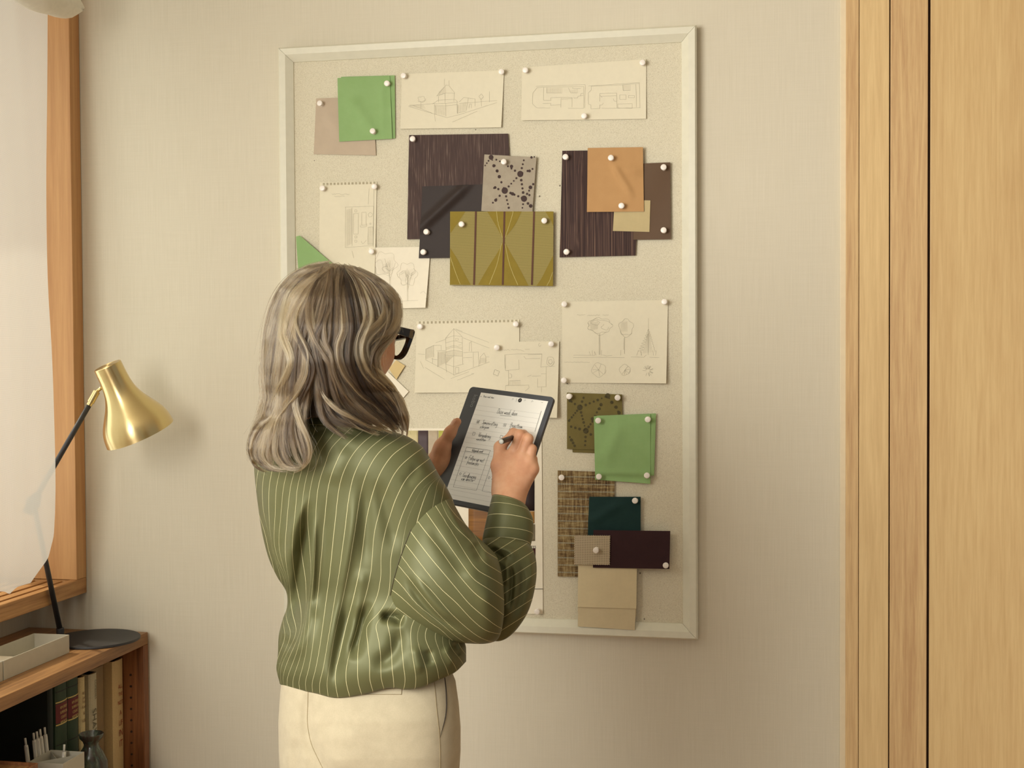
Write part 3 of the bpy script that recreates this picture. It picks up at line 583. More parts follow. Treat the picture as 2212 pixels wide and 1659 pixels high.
patch(R4(949,930,1010,1060),plain('lime_sample',srgb(180,176,84)),'lime_sample')
M['walnut']=wood('walnut_veneer',srgb(152,104,48),srgb(74,44,20),'X',.4,.9,2); M['slat']=wood('zebra_veneer',srgb(196,148,84),srgb(120,74,36),'Z',.5,2,4)
patch(R4(1014,1060,1100,1176),M['walnut'],'walnut_sample')
patch(R4(1060,980,1155,1103),plain('black_brown_sample',srgb(46,32,30)),'black_brown_sample')
patch(R4(1100,1104,1155,1130),M['slat'],'zebra_wood_sample')
patch(R4(1108,1184,1157,1262),plain('burgundy_sample',srgb(76,30,34),.4),'burgundy_sample')
patch(R4(960,1096,986,1140),plain('brown_sample',srgb(70,54,48)),'brown_sample')
patch(R4(1100,1271.3,1173,1272.2),plain('black_rule',srgb(40,34,30)),'black_line')
patch(R4(1135,1132,1156,1168),plain('grey_sample',srgb(128,118,92)),'grey_sample')
def text_mesh(name,txt,font_size,mat,parent,origin,ux,uy,off=0,sx=1,extr=0,align='LEFT',space=1.0):
    """a line of lettering as a mesh lying on the plane origin, ux right, uy up (world vectors)"""
    c=bpy.data.curves.new('t','FONT'); c.body=txt; c.size=font_size; c.align_x=align; c.space_character=space; c.resolution_u=3
    t=bpy.data.objects.new('t',c); COL.objects.link(t); bpy.context.view_layer.update()
    me=bpy.data.meshes.new_from_object(t.evaluated_get(bpy.context.evaluated_depsgraph_get())); bpy.data.objects.remove(t)
    ux=Vector(ux).normalized(); uy=Vector(uy).normalized(); n=ux.cross(uy).normalized()
    for v in me.vertices: v.co=Vector(origin)+ux*(v.co.x*sx)+uy*v.co.y+n*off
    me.materials.clear(); return link(name,me,mat,parent,smooth=False)
M['ink']=plain('black_ink',srgb(42,38,34),.6)
def btext(t,px,py,size):
    o=MB_.at(*MB_.uv(px,py),.0012); text_mesh('small_print',t,size,M['ink'],MB_.o,o,(1,0,0),(0,0,1))
btext('ATES',1142,1183.5,.0085); btext('ING',1016,1180,.008)
pin(1160,1321,MB_,'at the bottom right of the white sample card')
# ------------------------------------------------------------------ bookcase under the window
XS, ZT = -1.5804, .7497
M['teak']=wood('warm_oiled_wood',srgb(172,128,80),srgb(122,84,50),'Y',.45,1.1); M['teakZ']=wood('warm_oiled_wood_upright',srgb(150,98,58),srgb(96,56,32),'Z',.45,1.1)
def bookcase():
    r=empty('bookcase',((XL+XS)/2,2.3,0)); tag(r,'low brown wooden bookcase in the corner below the window sill','bookcase')
    t=.030; y0,y1=1.55,3.092; ye=y1-.026
    keep(MB().box(XL+.002,XS,y0,y1,ZT-t,ZT).build('top_board',M['teak'],bevel=.0015),r)
    s=MB().box(XL+.002,XS,ye,y1,.0,ZT-t-.0002).build('end_panel',M['teakZ'],bevel=.0012); keep(s,r)
    for k in range(11):
        z=ZT-.105-k*.0288; keep(MB().lathe([(.0028,0),(.0028,.0016)],o=(XS-.035,ye-.0002,z),R=Matrix.Rotation(math.radians(90),3,'X'),n=12).build('peg_hole',M['darkgap']),r)
    keep(MB().box(XL+.002,XS,y0,y0+.026,.0,ZT-t-.0002).build('end_panel',M['teakZ'],bevel=.0012),r)
    keep(MB().box(XL+.012,-1.50,y0+.026,ye,.372,.392).build('shelf',M['teak'],bevel=.001),r)
    for q in (y0,ye): keep(MB().box(XS+.0005,-1.498,q,q+.026,.0,.392).build('lower_side',M['teakZ'],bevel=.001),r)
    keep(MB().box(XL+.012,-1.51,y0+.026,ye,.06,.082).build('shelf',M['teak'],bevel=.001),r)
    keep(MB().box(XL+.002,XL+.010,y0+.026,ye,.0,ZT-t).build('back_panel',M['teakdark'],bevel=0),r)
    keep(MB().box(-1.53,-1.51,y0+.026,ye,.0,.0598).build('plinth',M['teak']),r)
M['teakdark']=wood('dark_back_board',srgb(92,58,36),srgb(60,36,22),'Z',.6)
bookcase()
# ---- books: spines face the room (+X)
M['pages']=plain('book_pages',srgb(214,200,164),.9)
def cloth_cover(n,c): return plain(n,srgb(*c),.7,grain=.05,gs=300)
M['gold_leaf']=plain('gold_foil',srgb(206,176,96),.35,grain=.03)
def book(name,y0,y1,z1,xs,mat,label,depth=.2,z0=.3928):
    r=empty(name,(xs-depth/2,(y0+y1)/2,z0)); tag(r,label,'book','books on the shelf below the lamp')
    g=.0006; y0+=g; y1-=g; c=.0025; w=y1-y0
    V=[];n=8   # cover: rounded spine + two boards, as one profile extruded upward
    prof=[(xs-depth,y0),(xs-.006,y0)]+[(xs-.006+.006*math.sin(math.pi*k/n)**.6,y0+w*k/n) for k in range(1,n)]+[(xs-.006,y1),(xs-depth,y1),(xs-depth,y1-c),(xs-.007,y1-c),(xs-.007,y0+c),(xs-depth,y0+c)]
    k=len(prof)
    for z in (z0,z1): V+=[(x,y,z) for x,y in prof]
    bm=bmesh.new(); vs=[bm.verts.new(v) for v in V]
    for i in range(k): bm.faces.new((vs[i],vs[(i+1)%k],vs[k+(i+1)%k],vs[k+i]))
    bm.faces.new(vs[:k][::-1]); bm.faces.new(vs[k:]); bmesh.ops.triangulate(bm,faces=bm.faces[-2:])
    me=bpy.data.meshes.new('cover'); bm.to_mesh(me); bm.free(); keep(link('cover',me,mat,None,False),r)
    keep(MB().box(xs-depth+.004,xs-.008,y0+c+.0003,y1-c-.0003,z0+.003,z1-.003).build('pages',M['pages']),r)
    return r
def strip(r,y0,y1,z0,z1,xs,mat,name='spine_label',off=.0004):
    n=10; V=[];w=y1-y0; g=.0009
    for k in range(n+1):
        t=k/n; y=y0+g+(w-2*g)*t; x=xs-.006+.006*max(math.sin(math.pi*min(max(t,.02),.98)),0)**.6+off
        V+=[(x,y,z0),(x,y,z1)]
    keep(mesh(name,V,[(2*k,2*k+2,2*k+3,2*k+1) for k in range(n)],mat),r)
def spine_text(r,txt,yc,z,size,mat,xs,sx=.8,vertical=False):
    # reading direction +Y (left to right as seen from the room); vertical reads downward
    if vertical: keep(text_mesh('spine_lettering',txt,size,mat,None,(xs+.0011,yc,z),(0,0,-1),(0,1,0),sx=sx),r)
    else: keep(text_mesh('spine_lettering',txt,size,mat,None,(xs+.0011,yc,z),(0,1,0),(0,0,1),sx=sx,align='CENTER'),r)
def zat(px,py,x): return on_x(px,py,x).z
GB=cloth_cover('green_book_cloth',(48,66,44)); MR=cloth_cover('maroon_label',(104,34,34)); BK=cloth_cover('black_label',(34,30,28))
xb=-1.630
for i,(a,b_,lab) in enumerate(((123,149,'left of the two matching green law report volumes, maroon label'),(149.5,173,'right of the two matching green law report volumes, numbered 373'))):
    y0,y1=on_x(a,1500,xb).y,on_x(b_,1500,xb).y
    r=book('book',y0,y1,.712,xb,GB,lab)
    pxm=(a+b_)/2; k=(a-123)*.42
    zt=zat(pxm,1517-k,xb); zb=zat(pxm,1559-k,xb)
    strip(r,y0,y1,zb,zt,xb,MR); ym=(y0+y1)/2
    for zz in (zt+.0035,zb-.0035): strip(r,y0,y1,zz-.0013,zz+.0013,xb,M['gold_leaf'],'gold_band',.0006)
    for zz in (zt+.06,zt+.028,zb-.05,zb-.085): strip(r,y0,y1,zz-.001,zz+.001,xb,BK,'black_band',.0006)
    for j,t in enumerate(('NEW JERSEY','SUPERIOR','COURT','REPORTS')): spine_text(r,t,ym,zt-.0125-j*.0115,.0086,M['gold_leaf'],xb,.62 if j==0 else .78)
    strip(r,y0,y1,zb-.125,zb-.094,xb,BK,'number_label',.0005); strip(r,y0,y1,zb-.094,zb-.0915,xb,M['gold_leaf'],'gold_band',.0006)
    spine_text(r,'373' if i else '372',ym,zb-.117,.018,M['gold_leaf'],xb,.8)
book('book',on_x(112,1500,xb).y,on_x(122.5,1500,xb).y,.712,xb-.006,cloth_cover('black_green_cloth',(30,38,30)),'thin dark book at the left end of the row, beside the green volumes')
y0,y1=on_x(174,1500,xb).y,on_x(187,1500,xb).y
IV=cloth_cover('ivory_dust_jacket',(206,186,136)); r=book('book',y0,y1,zat(180,1462,xb),xb,IV,'narrow ivory book with brown title words, right of the green volumes'); ym=(y0+y1)/2
for j,t in enumerate(('Wit','Lee','Fun','Kom','&','Kille')): spine_text(r,t,ym,zat(180,[1501,1510,1519,1530,1544,1560][j],xb),.0115,M['titlebrown'] if 'titlebrown' in M else M.setdefault('titlebrown',plain('brown_title_ink',srgb(110,72,44),.7)),xb,.8)
book('book',on_x(187.6,1500,xb).y,on_x(195.4,1500,xb).y,zat(190,1460,xb-.03),xb-.03,cloth_cover('grey_beige_cloth',(150,136,106)),'slim beige book set back between the ivory and the pale grey one')
y0,y1=on_x(196,1500,xb).y,on_x(213,1500,xb).y
r=book('book',y0,y1,zat(205,1454,xb),xb,cloth_cover('pale_grey_jacket',(186,176,146)),'pale grey book with large letters running down its spine')
spine_text(r,'SHAW',(y0+y1)/2-.012,zat(205,1529,xb),.026,M['titlegrey'] if 'titlegrey' in M else M.setdefault('titlegrey',plain('grey_title_ink',srgb(104,98,74),.7)),xb,1.0,vertical=True)
spine_text(r,'COMEDIES',(y0+y1)/2+.0,zat(205,1468,xb),.011,M['titlegrey'],xb,.9,vertical=True)
y0,y1=on_x(215,1500,xb).y,on_x(245,1500,xb).y
book('book',y0,y1,zat(228,1434,xb-.02),xb-.02,cloth_cover('dull_brown_jacket',(140,116,80)),'wide plain brown book between the pale grey and the red lettered one')
y0,y1=on_x(247,1500,xb).y,on_x(270,1500,xb).y
r=book('book',y0,y1,zat(256,1426,xb),xb,cloth_cover('cream_jacket',(204,176,124)),'cream book with large red title words beside the end panel'); RD=plain('red_title_ink',srgb(150,54,36),.7); ym=(y0+y1)/2
for j,t in enumerate(('ALL','THE','NOT','A','LIF','IN','IT')): spine_text(r,t,ym+.002,zat(262,[1485,1501,1520,1543,1565,1588,1611][j],xb),[.015,.013,.015,.018,.019,.024,.024][j],RD,xb,.8)
# ---- things in front of the books
def lath(name,prof,loc,mat,label,cat,n=48):
    o=MB().lathe(prof,n=n,cap=False).build(name,mat,smooth=True); autosmooth(o,45); o.location=loc; tag(o,label,cat); return o
m=Mat('dark_glazed_stoneware',srgb(66,52,42),.22,spec=.6); v=m.coord('Object',(1,1,.25)); n=m.noise(v,70,4,.6,.6)
m.color(m.ramp(n,[(.4,srgb(58,46,38)),(.55,srgb(64,74,60)),(.68,srgb(104,108,90))]))
X=-1.583; vq=on_x(197,1585,X); vy=vq.y; VH=vq.z-.3925-.1145
H=.115
lath('ceramic_vase',[(.0,.001),(.034,.001),(.038,.004),(.039,.02+VH*.3),(.036,.05+VH),(.026,.072+VH),(.0185,.084+VH),(.0165,.090+VH),(.0195,.098+VH),(.0265,.106+VH),(.0285,.1145+VH),(.0275,.1155+VH),(.0255,.111+VH),(.017,.098+VH),(.0145,.09+VH),(.014,.08+VH)],(X,vy,.3925),m.m,'small dark glazed ceramic vase with a flared lip in front of the books','vase')
PL=plain('light_grey_metal',srgb(190,184,166),.45,grain=.02)
# pen box
bx1=-1.542; c=on_x(182,1624,bx1); by1=c.y; BZ=c.z; by0=on_x(136,1649,bx1).y; bx0=bx1-.083
def pen_box():
    r=empty('pen_box',((bx0+bx1)/2,(by0+by1)/2,.3925)); tag(r,'square light grey desk box with inner dividers holding white pens','pen box')
    t=.0018; m_=MB(); z0,z1=.3925,BZ
    m_.box(bx0,bx1,by0,by1,z0,z0+t)
    for q in ((bx0,bx0+t,by0,by1),(bx1-t,bx1,by0,by1),(bx0+t,bx1-t,by0,by0+t),(bx0+t,bx1-t,by1-t,by1)): m_.box(*q,z0+t,z1)
    keep(m_.build('box_walls',PL),r)
    n_=MB(); n_.hexa([(bx0+t,by0+t,z0+t),(bx0+t+.001,by0+t,z0+t),(bx1-t-.001,by1-t,z0+t),(bx1-t,by1-t,z0+t),(bx0+t,by0+t,z1-.004),(bx0+t+.001,by0+t,z1-.004),(bx1-t-.001,by1-t,z1-.004),(bx1-t,by1-t,z1-.004)])
    n_.hexa([(bx0+t,by1-t,z0+t),(bx0+t+.001,by1-t,z0+t),(bx0+.04,by0+.045,z0+t),(bx0+.041,by0+.045,z0+t),(bx0+t,by1-t,z1-.004),(bx0+t+.001,by1-t,z1-.004),(bx0+.04,by0+.045,z1-.004),(bx0+.041,by0+.045,z1-.004)])
    keep(n_.build('divider',PL),r)
pen_box()
WP=plain('white_pen_plastic',srgb(214,208,192),.35,grain=.01); CHR=Mat('chrome',srgb(190,186,178),.2,1).m
def pen(px,py,foot,label):
    """top button seen at px,py; foot = point inside the box"""
    top=on_x(px,py,foot[0]-.004) if False else None
    f=Vector(foot); 
    # choose the top so the pen is .142 long along the sight line through px,py
    r=ray(px,py); best=None
    for k in range(400):
        q=CO+r*(2.9+.6*k/400)
        e=abs((q-f).length-.142)
        if best is None or e<best[0]: best=(e,q)
    q=best[1]; d=(q-f).normalized(); R=d.to_track_quat('Z','Y').to_matrix()
    e=empty('ballpoint_pen',f); tag(e,label,'pen','white ballpoint pens in the grey box')
    L=(q-f).length
    keep(MB().lathe([(.0008,0),(.0042,.012),(.0047,.03),(.0047,L-.022),(.0042,L-.016)],o=f,R=R,n=16).build('barrel',WP,smooth=True),e)
    keep(MB().lathe([(.0036,L-.017),(.0036,L-.0155)],o=f,R=R,n=16).build('ring',CHR,smooth=False),e)
    keep(MB().lathe([(.0026,L-.0156),(.0026,L-.001),(.002,L)],o=f,R=R,n=14).build('push_button',WP,smooth=True),e)
    cl=MB(); cl.box(-.0013,.0013,.0048,.0060,L-.055,L-.022,R=R,o=f); cl.box(-.0013,.0013,.0036,.006,L-.024,L-.021,R=R,o=f); keep(cl.build('clip',WP),e)
xm=bx0+.02
for px,py,fx,fy,l in ((54,1594,.012,.010,'white ballpoint pen leaning furthest to the left in the grey box'),(72,1583,.018,.026,'white ballpoint pen, second from the left in the grey box'),(79,1580,.026,.034,'white ballpoint pen in the middle of the upright bunch'),(86,1575,.026,.046,'white ballpoint pen, second from the right of the upright bunch'),(96,1571,.024,.060,'white ballpoint pen standing tallest, right end of the upright bunch'),(139,1608,.060,.024,'single white ballpoint pen leaning right, apart from the bunch')):
    pen(px,py,(bx0+fx,by0+fy,.398),l)
WX=-1.535; c=on_x(82,1648,WX)
def wbox():
    r=empty('wooden_box',(c.x-.05,c.y-.1,.3925)); tag(r,'low orange wooden box at the near end of the shelf, in front of the pens','box')
    t=.006; m_=MB(); x1=c.x; x0=x1-.09; y1=c.y; y0=y1-.2; zt=c.z
    m_.box(x0,x1,y0,y1,.3925,.398); 
    for q in ((x0,x0+t,y0,y1),(x1-t,x1,y0,y1),(x0+t,x1-t,y0,y0+t),(x0+t,x1-t,y1-t,y1)): m_.box(*q,.398,zt)
    keep(m_.build('box_walls',M['teakZ'],bevel=.0008),r)
    keep(MB().box(x0+t,x1-t,y0+t,y1-t,zt-.010,zt-.006).build('inner_tray',M['teak']),r)
wbox()
# tray on the bookcase top
c1=on_z(150,1410,ZT); c1.x=c1.x
def tray(x0,x1,y0,y1,h,label):
    r=empty('desk_tray',((x0+x1)/2,(y0+y1)/2,ZT)); tag(r,label,'tray')
    t=.0022; m_=MB(); z0=ZT+.0004; z1=ZT+h
    m_.box(x0,x1,y0,y1,z0,z0+t)
    for q in ((x0,x0+t,y0,y1),(x1-t,x1,y0,y1),(x0+t,x1-t,y0,y0+t),(x0+t,x1-t,y1-t,y1)): m_.box(*q,z0+t,z1)
    keep(m_.build('tray_walls',PL,bevel=.0004),r)
ty1=c1.y; tx1=c1.x
tray(tx1-.092,tx1,2.575,ty1,.043,'long light grey tray on the bookcase beside the lamp foot')
tray(tx1-.092,tx1,2.3,2.571,.043,'second light grey tray at the left edge, end to end with the long one')
def slips():
    o=MB().box(tx1-.078,tx1-.02,2.585,2.668,ZT+.003,ZT+.030).build('note_pad',M['paper2'],bevel=.001); tag(o,'stack of white note slips lying inside the long grey tray','note pad')
slips()
# ------------------------------------------------------------------ desk lamp
m=Mat('brushed_brass',srgb(212,192,140),.3,1.0); tn=m.N.new('ShaderNodeTangent'); tn.direction_type='RADIAL'; tn.axis='Z'; m.L.new(tn.outputs[0],m.b.inputs['Tangent']); m.b.inputs['Anisotropic'].default_value=.75; m.b.inputs['Anisotropic Rotation'].default_value=.25; BRASS=m.m
BLK=plain('matt_black_paint',srgb(44,42,42),.5,grain=.02)
def desk_lamp():
    bc=Vector((-1.662,2.980,ZT)); r=empty('desk_lamp',bc); tag(r,'desk lamp with a brushed brass shade, black arm and round black foot','desk lamp')
    keep(autosmooth(MB().lathe([(.0,.0005),(.105,.0005),(.106,.0012),(.106,.0055),(.1052,.0065),(.0,.0066)],o=bc,n=96,cap=False).build('round_foot',BLK,smooth=True),40),r)
    s=P(130,1362,1); rr=ray(130,1360); s=CO+rr*((-1.742)/rr.x); s.z=ZT+.0062
    keep(MB().lathe([(.0095,0),(.0095,.026),(.008,.028)],o=s,n=20).build('socket',BLK,smooth=False),r)
    rr=ray(72,1085); el=CO+rr*((-1.742)/rr.x)
    sj=P(219,838,3.16)           # joint at the shade
    a1=P(192,876,3.15); a2=P(209,846,3.158)
    keep(MB().tube([s+Vector((0,0,.02)),el],[.0068,.0058],16).build('lower_arm',BLK,smooth=True),r)
    k=MB(); d=(a1-el).normalized(); k.lathe([(.012,-.014),(.014,-.012),(.014,.012),(.012,.014)],o=el,R=Vector((1,.3,0)).to_track_quat('Z','Y').to_matrix(),n=20); k.box(-.012,.012,-.01,.01,-.028,.02,o=el,R=d.to_track_quat('Z','Y').to_matrix())
    keep(k.build('elbow_joint',BLK),r)
    keep(MB().tube([el,a1],.0062,16).build('upper_arm',BLK,smooth=True),r)
    keep(autosmooth(MB().tube([a1,a1+(a2-a1)*.25],.0066,20).build('brass_ferrule',BRASS,smooth=True),40),r)
    keep(autosmooth(MB().tube([a1+(a2-a1)*.22,a2],.0085,24).build('brass_sleeve',BRASS,smooth=True),40),r)
    keep(MB().tube([a2-(sj-a2)*.3,sj+(sj-a2)*.6],.0042,12).build('hinge_pin',BRASS,smooth=True),r)
    o0=P(232,789,3.13); o1=P(303,938,3.175); d=(o1-o0); L=d.length; d.normalize(); R=d.to_track_quat('Z','Y').to_matrix()
    k=L/.183*1.0; q=.94
    prof=[(.0,.0),(.0335,.0),(.035,.0012),(.0353,.012),(.0358,.035),(.038,.058),(.043,.077),(.052,.096),(.064,.115),(.075,.132),(.083,.148),(.0875,.165),(.0895,.183)]
    prof=[(a*q,b*k) for a,b in prof]; p2=spl(prof[2:],60); prof=prof[:2]+[tuple(x) for x in p2]
    inner=[(a-.0014,b) for a,b in prof[2:][::-1]]+[(0,.0016)]
    sh=autosmooth(MB().lathe(prof+inner,n=96,cap=False).build('lamp_shade',BRASS,smooth=True),40); sh.matrix_world=Matrix.Translation(o0)@R.to_4x4(); keep(sh,r)
    bb=MB().lathe([(0,.02),(.013,.022),(.014,.05),(.022,.075),(.028,.095),(.026,.112),(.015,.124),(0,.128)],n=24,cap=False).build('bulb',M['white'],smooth=True); bb.matrix_world=Matrix.Translation(o0)@R.to_4x4(); keep(bb,r)
desk_lamp()
# ------------------------------------------------------------------ sheer curtain
def curtain():
    m=bpy.data.materials.new('sheer_white_voile'); m.use_nodes=True; N=m.node_tree.nodes; L=m.node_tree.links; N.clear()
    out=N.new('ShaderNodeOutputMaterial'); df=N.new('ShaderNodeBsdfDiffuse'); df.inputs[0].default_value=(.86,.85,.80,1); tl=N.new('ShaderNodeBsdfTranslucent'); tl.inputs[0].default_value=(.88,.87,.82,1)
    tr=N.new('ShaderNodeBsdfTransparent'); m1=N.new('ShaderNodeMixShader'); m1.inputs[0].default_value=.33; m2=N.new('ShaderNodeMixShader')
    L.new(df.outputs[0],m1.inputs[1]); L.new(tl.outputs[0],m1.inputs[2])
    tc=N.new('ShaderNodeTexCoord'); mp=N.new('ShaderNodeMapping'); L.new(tc.outputs['Object'],mp.inputs[0])
    w1=N.new('ShaderNodeTexWave'); w1.bands_direction='Y'; w1.inputs['Scale'].default_value=150; w1.inputs['Distortion'].default_value=.6; w2=N.new('ShaderNodeTexWave'); w2.bands_direction='Z'; w2.inputs['Scale'].default_value=150; w2.inputs['Distortion'].default_value=.6
    L.new(mp.outputs[0],w1.inputs[0]); L.new(mp.outputs[0],w2.inputs[0]); mu=N.new('ShaderNodeMath'); mu.operation='MULTIPLY'; L.new(w1.outputs['Fac'],mu.inputs[0]); L.new(w2.outputs['Fac'],mu.inputs[1])
    rg=N.new('ShaderNodeMapRange'); rg.inputs['To Min'].default_value=.74; rg.inputs['To Max'].default_value=.90; rg.inputs['From Max'].default_value=.6; rg.clamp=True
    L.new(mu.outputs[0],rg.inputs['Value']); iv=rg.outputs[0]
    L.new(iv,m2.inputs[0]); L.new(tr.outputs[0],m2.inputs[1]); L.new(m1.outputs[0],m2.inputs[2]); L.new(m2.outputs[0],out.inputs[0])
    X0=-1.665
    edge=spl([(103,-60),(103,20),(102,200),(100,400),(103,600),(112,760),(117,900),(120,1060),(114,1180),(99,1213),(76,1245),(60,1268)],160)
    zb=lambda y: np.interp(y,[1.3,2.45,2.58,2.645,2.68],[.93,.925,.945,.925,.9345])
    ztop=2.36; nu,nv=220,150; V=[]
    def xr(t): return X0-.05*(1-t)**2
    def ye(z):
        t=(ztop-z)/1.45; q=[on_x(px,py,xr(t)-.02*math.exp(-((z-.95)/.1)**2)) for px,py in edge[::6]]+[on_x(*edge[-1],xr(t)-.02*math.exp(-((z-.95)/.1)**2))]
        return float(np.interp(z,[p.z for p in q][::-1],[p.y for p in q][::-1]))
    ZS=np.linspace(.90,2.36,150); YS=np.array([ye(z) for z in ZS])
    for j in range(nv+1):
        s=j/nv
        for i in range(nu+1):
            u=i/nu; y=2.6; z=1.5
            for _ in range(3):
                z=ztop*(1-s)+zb(y)*s; y=1.32*(1-u)+float(np.interp(z,ZS,YS))*u
            t=(ztop-z)/1.45; w=1-u**6
            x=xr(t)+w*(.016*math.sin(y*34+1.2*math.sin(z*2.1))*(.35+.65*(1-t))+.008*math.sin(y*71+z*1.7)*(1-u*.6))
            x+=-.02*math.exp(-((z-.95)/.1)**2)*u
            V.append((x,y,z))
    Fa=[]
    for j in range(nv):
        for i in range(nu): a=j*(nu+1)+i; Fa.append((a,a+1,a+nu+2,a+nu+1))
    o=mesh('sheer_curtain',V,Fa,m); tag(o,'sheer white curtain hanging in front of the window and the lamp arm','curtain')
    # gathered header that droops along the top
    V=[];n=20;k=60; hz=on_x(80,19,X0+.03).z; ye_=on_x(186,2,X0+.03).y
    for i in range(k+1):
        t=i/k; y=1.32+t*(ye_-1.32); r=.050*(1-.85*max(0,(t-.86)/.14)**2.2)+.004*math.sin(y*40)
        for a in range(n):
            an=2*math.pi*a/n; V.append((X0+.02+r*.8*math.cos(an)+.003*math.sin(a*1.9+y*30),y,hz+.050-.004*math.sin(y*23)+r*math.sin(an)))
    Fa=[(i*n+a,(i+1)*n+a,(i+1)*n+(a+1)%n,i*n+(a+1)%n) for i in range(k) for a in range(n)]
    mm=plain('white_voile_gathered',srgb(226,220,204),.8,grain=.03)
    hd=mesh('gathered_header',V,Fa,mm); hd.parent=o
curtain()
# ------------------------------------------------------------------ the woman: body
def Q(px,py,d): return np.array(P(px,py,d))
def rcone(p,a,b,ra,rb):
    ba=b-a; l2=ba@ba; t=np.clip(((p-a)@ba)/l2,0,1); return np.linalg.norm(p-a-t[:,None]*ba,axis=1)-(ra+(rb-ra)*t)
def ell(p,c,R,r):
    q=((p-c)@R)/r; k=np.linalg.norm(q,axis=1); k2=np.linalg.norm(q/r,axis=1); return k*(k-1)/np.maximum(k2,1e-9)
def smin(a,b,k):
    h=np.maximum(k-np.abs(a-b),0)/k; return np.minimum(a,b)-h*h*k*.25
def smax(a,b,k): return -smin(-a,-b,k)
def evalsdf(prims,p):
    d=None
    for pr in prims:
        kind,k=pr[0],pr[-1]
        v=rcone(p,*pr[1:5]) if kind[0]=='c' else ell(p,*pr[1:4])
        if d is None: d=v
        elif kind[1:]=='-': d=smax(d,-v,k)
        else: d=smin(d,v,k)
    return d
def nets(prims,lo,hi,h,proj=2):
    lo=np.array(lo);n=np.ceil((np.array(hi)-lo)/h).astype(int)+1
    ax=[lo[i]+h*np.arange(n[i]) for i in range(3)]
    f=np.empty(n)
    Y,Z=np.meshgrid(ax[1],ax[2],indexing='ij'); yz=np.stack([Y.ravel(),Z.ravel()],1)
    for i,x in enumerate(ax[0]):
        p=np.column_stack([np.full(len(yz),x),yz]); f[i]=evalsdf(prims,p).reshape(n[1],n[2])
    s=f<0
    acc=np.zeros(tuple(n-1)+(3,)); cnt=np.zeros(tuple(n-1))
    for a in range(3):
        o=[i for i in range(3) if i!=a]
        for db in (0,1):
            for dc in (0,1):
                sl0=[None]*3; sl1=[None]*3; sl0[a]=slice(0,-1); sl1[a]=slice(1,None)
                for ax_,dd in ((o[0],db),(o[1],dc)):
                    e=slice(dd,n[ax_]-1+dd); sl0[ax_]=e; sl1[ax_]=e
                f0=f[tuple(sl0)]; f1=f[tuple(sl1)]; c=(f0<0)!=(f1<0)
                t=np.where(c,f0/np.where(f0==f1,1,f0-f1),0)
                off=np.zeros(f0.shape+(3,)); off[...,a]=t; off[...,o[0]]=db; off[...,o[1]]=dc
                acc+=off*c[...,None]; cnt+=c
    act=cnt>0; idx=np.full(act.shape,-1); idx[act]=np.arange(act.sum())
    ijk=np.argwhere(act); V=lo+h*(ijk+acc[act]/cnt[act][:,None])
    Fq=[]
    for a in range(3):
        o=[(a+1)%3,(a+2)%3]
        sl0=[slice(1,-1)]*3; sl1=[slice(1,-1)]*3; sl0[a]=slice(0,n[a]-1); sl1[a]=slice(1,n[a])
        c=s[tuple(sl0)]!=s[tuple(sl1)]; e=np.argwhere(c); up=s[tuple(sl0)][c]
        e=e+[0 if i==a else 1 for i in range(3)]
        def g(d0,d1):
            q=e.copy(); q[:,o[0]]-=d0; q[:,o[1]]-=d1; return idx[q[:,0],q[:,1],q[:,2]]
        q=np.stack([g(1,1),g(0,1),g(0,0),g(1,0)],1); q[~up]=q[~up][:,::-1]; Fq.append(q)
    Fq=np.vstack(Fq)
    for _ in range(proj):
        e=1e-4; f0=evalsdf(prims,V); gr=np.stack([evalsdf(prims,V+e*np.eye(3)[i])-f0 for i in range(3)],1)/e
        V=V-gr*(f0/np.maximum((gr**2).sum(1),.2))[:,None]*.9
    return V,Fq
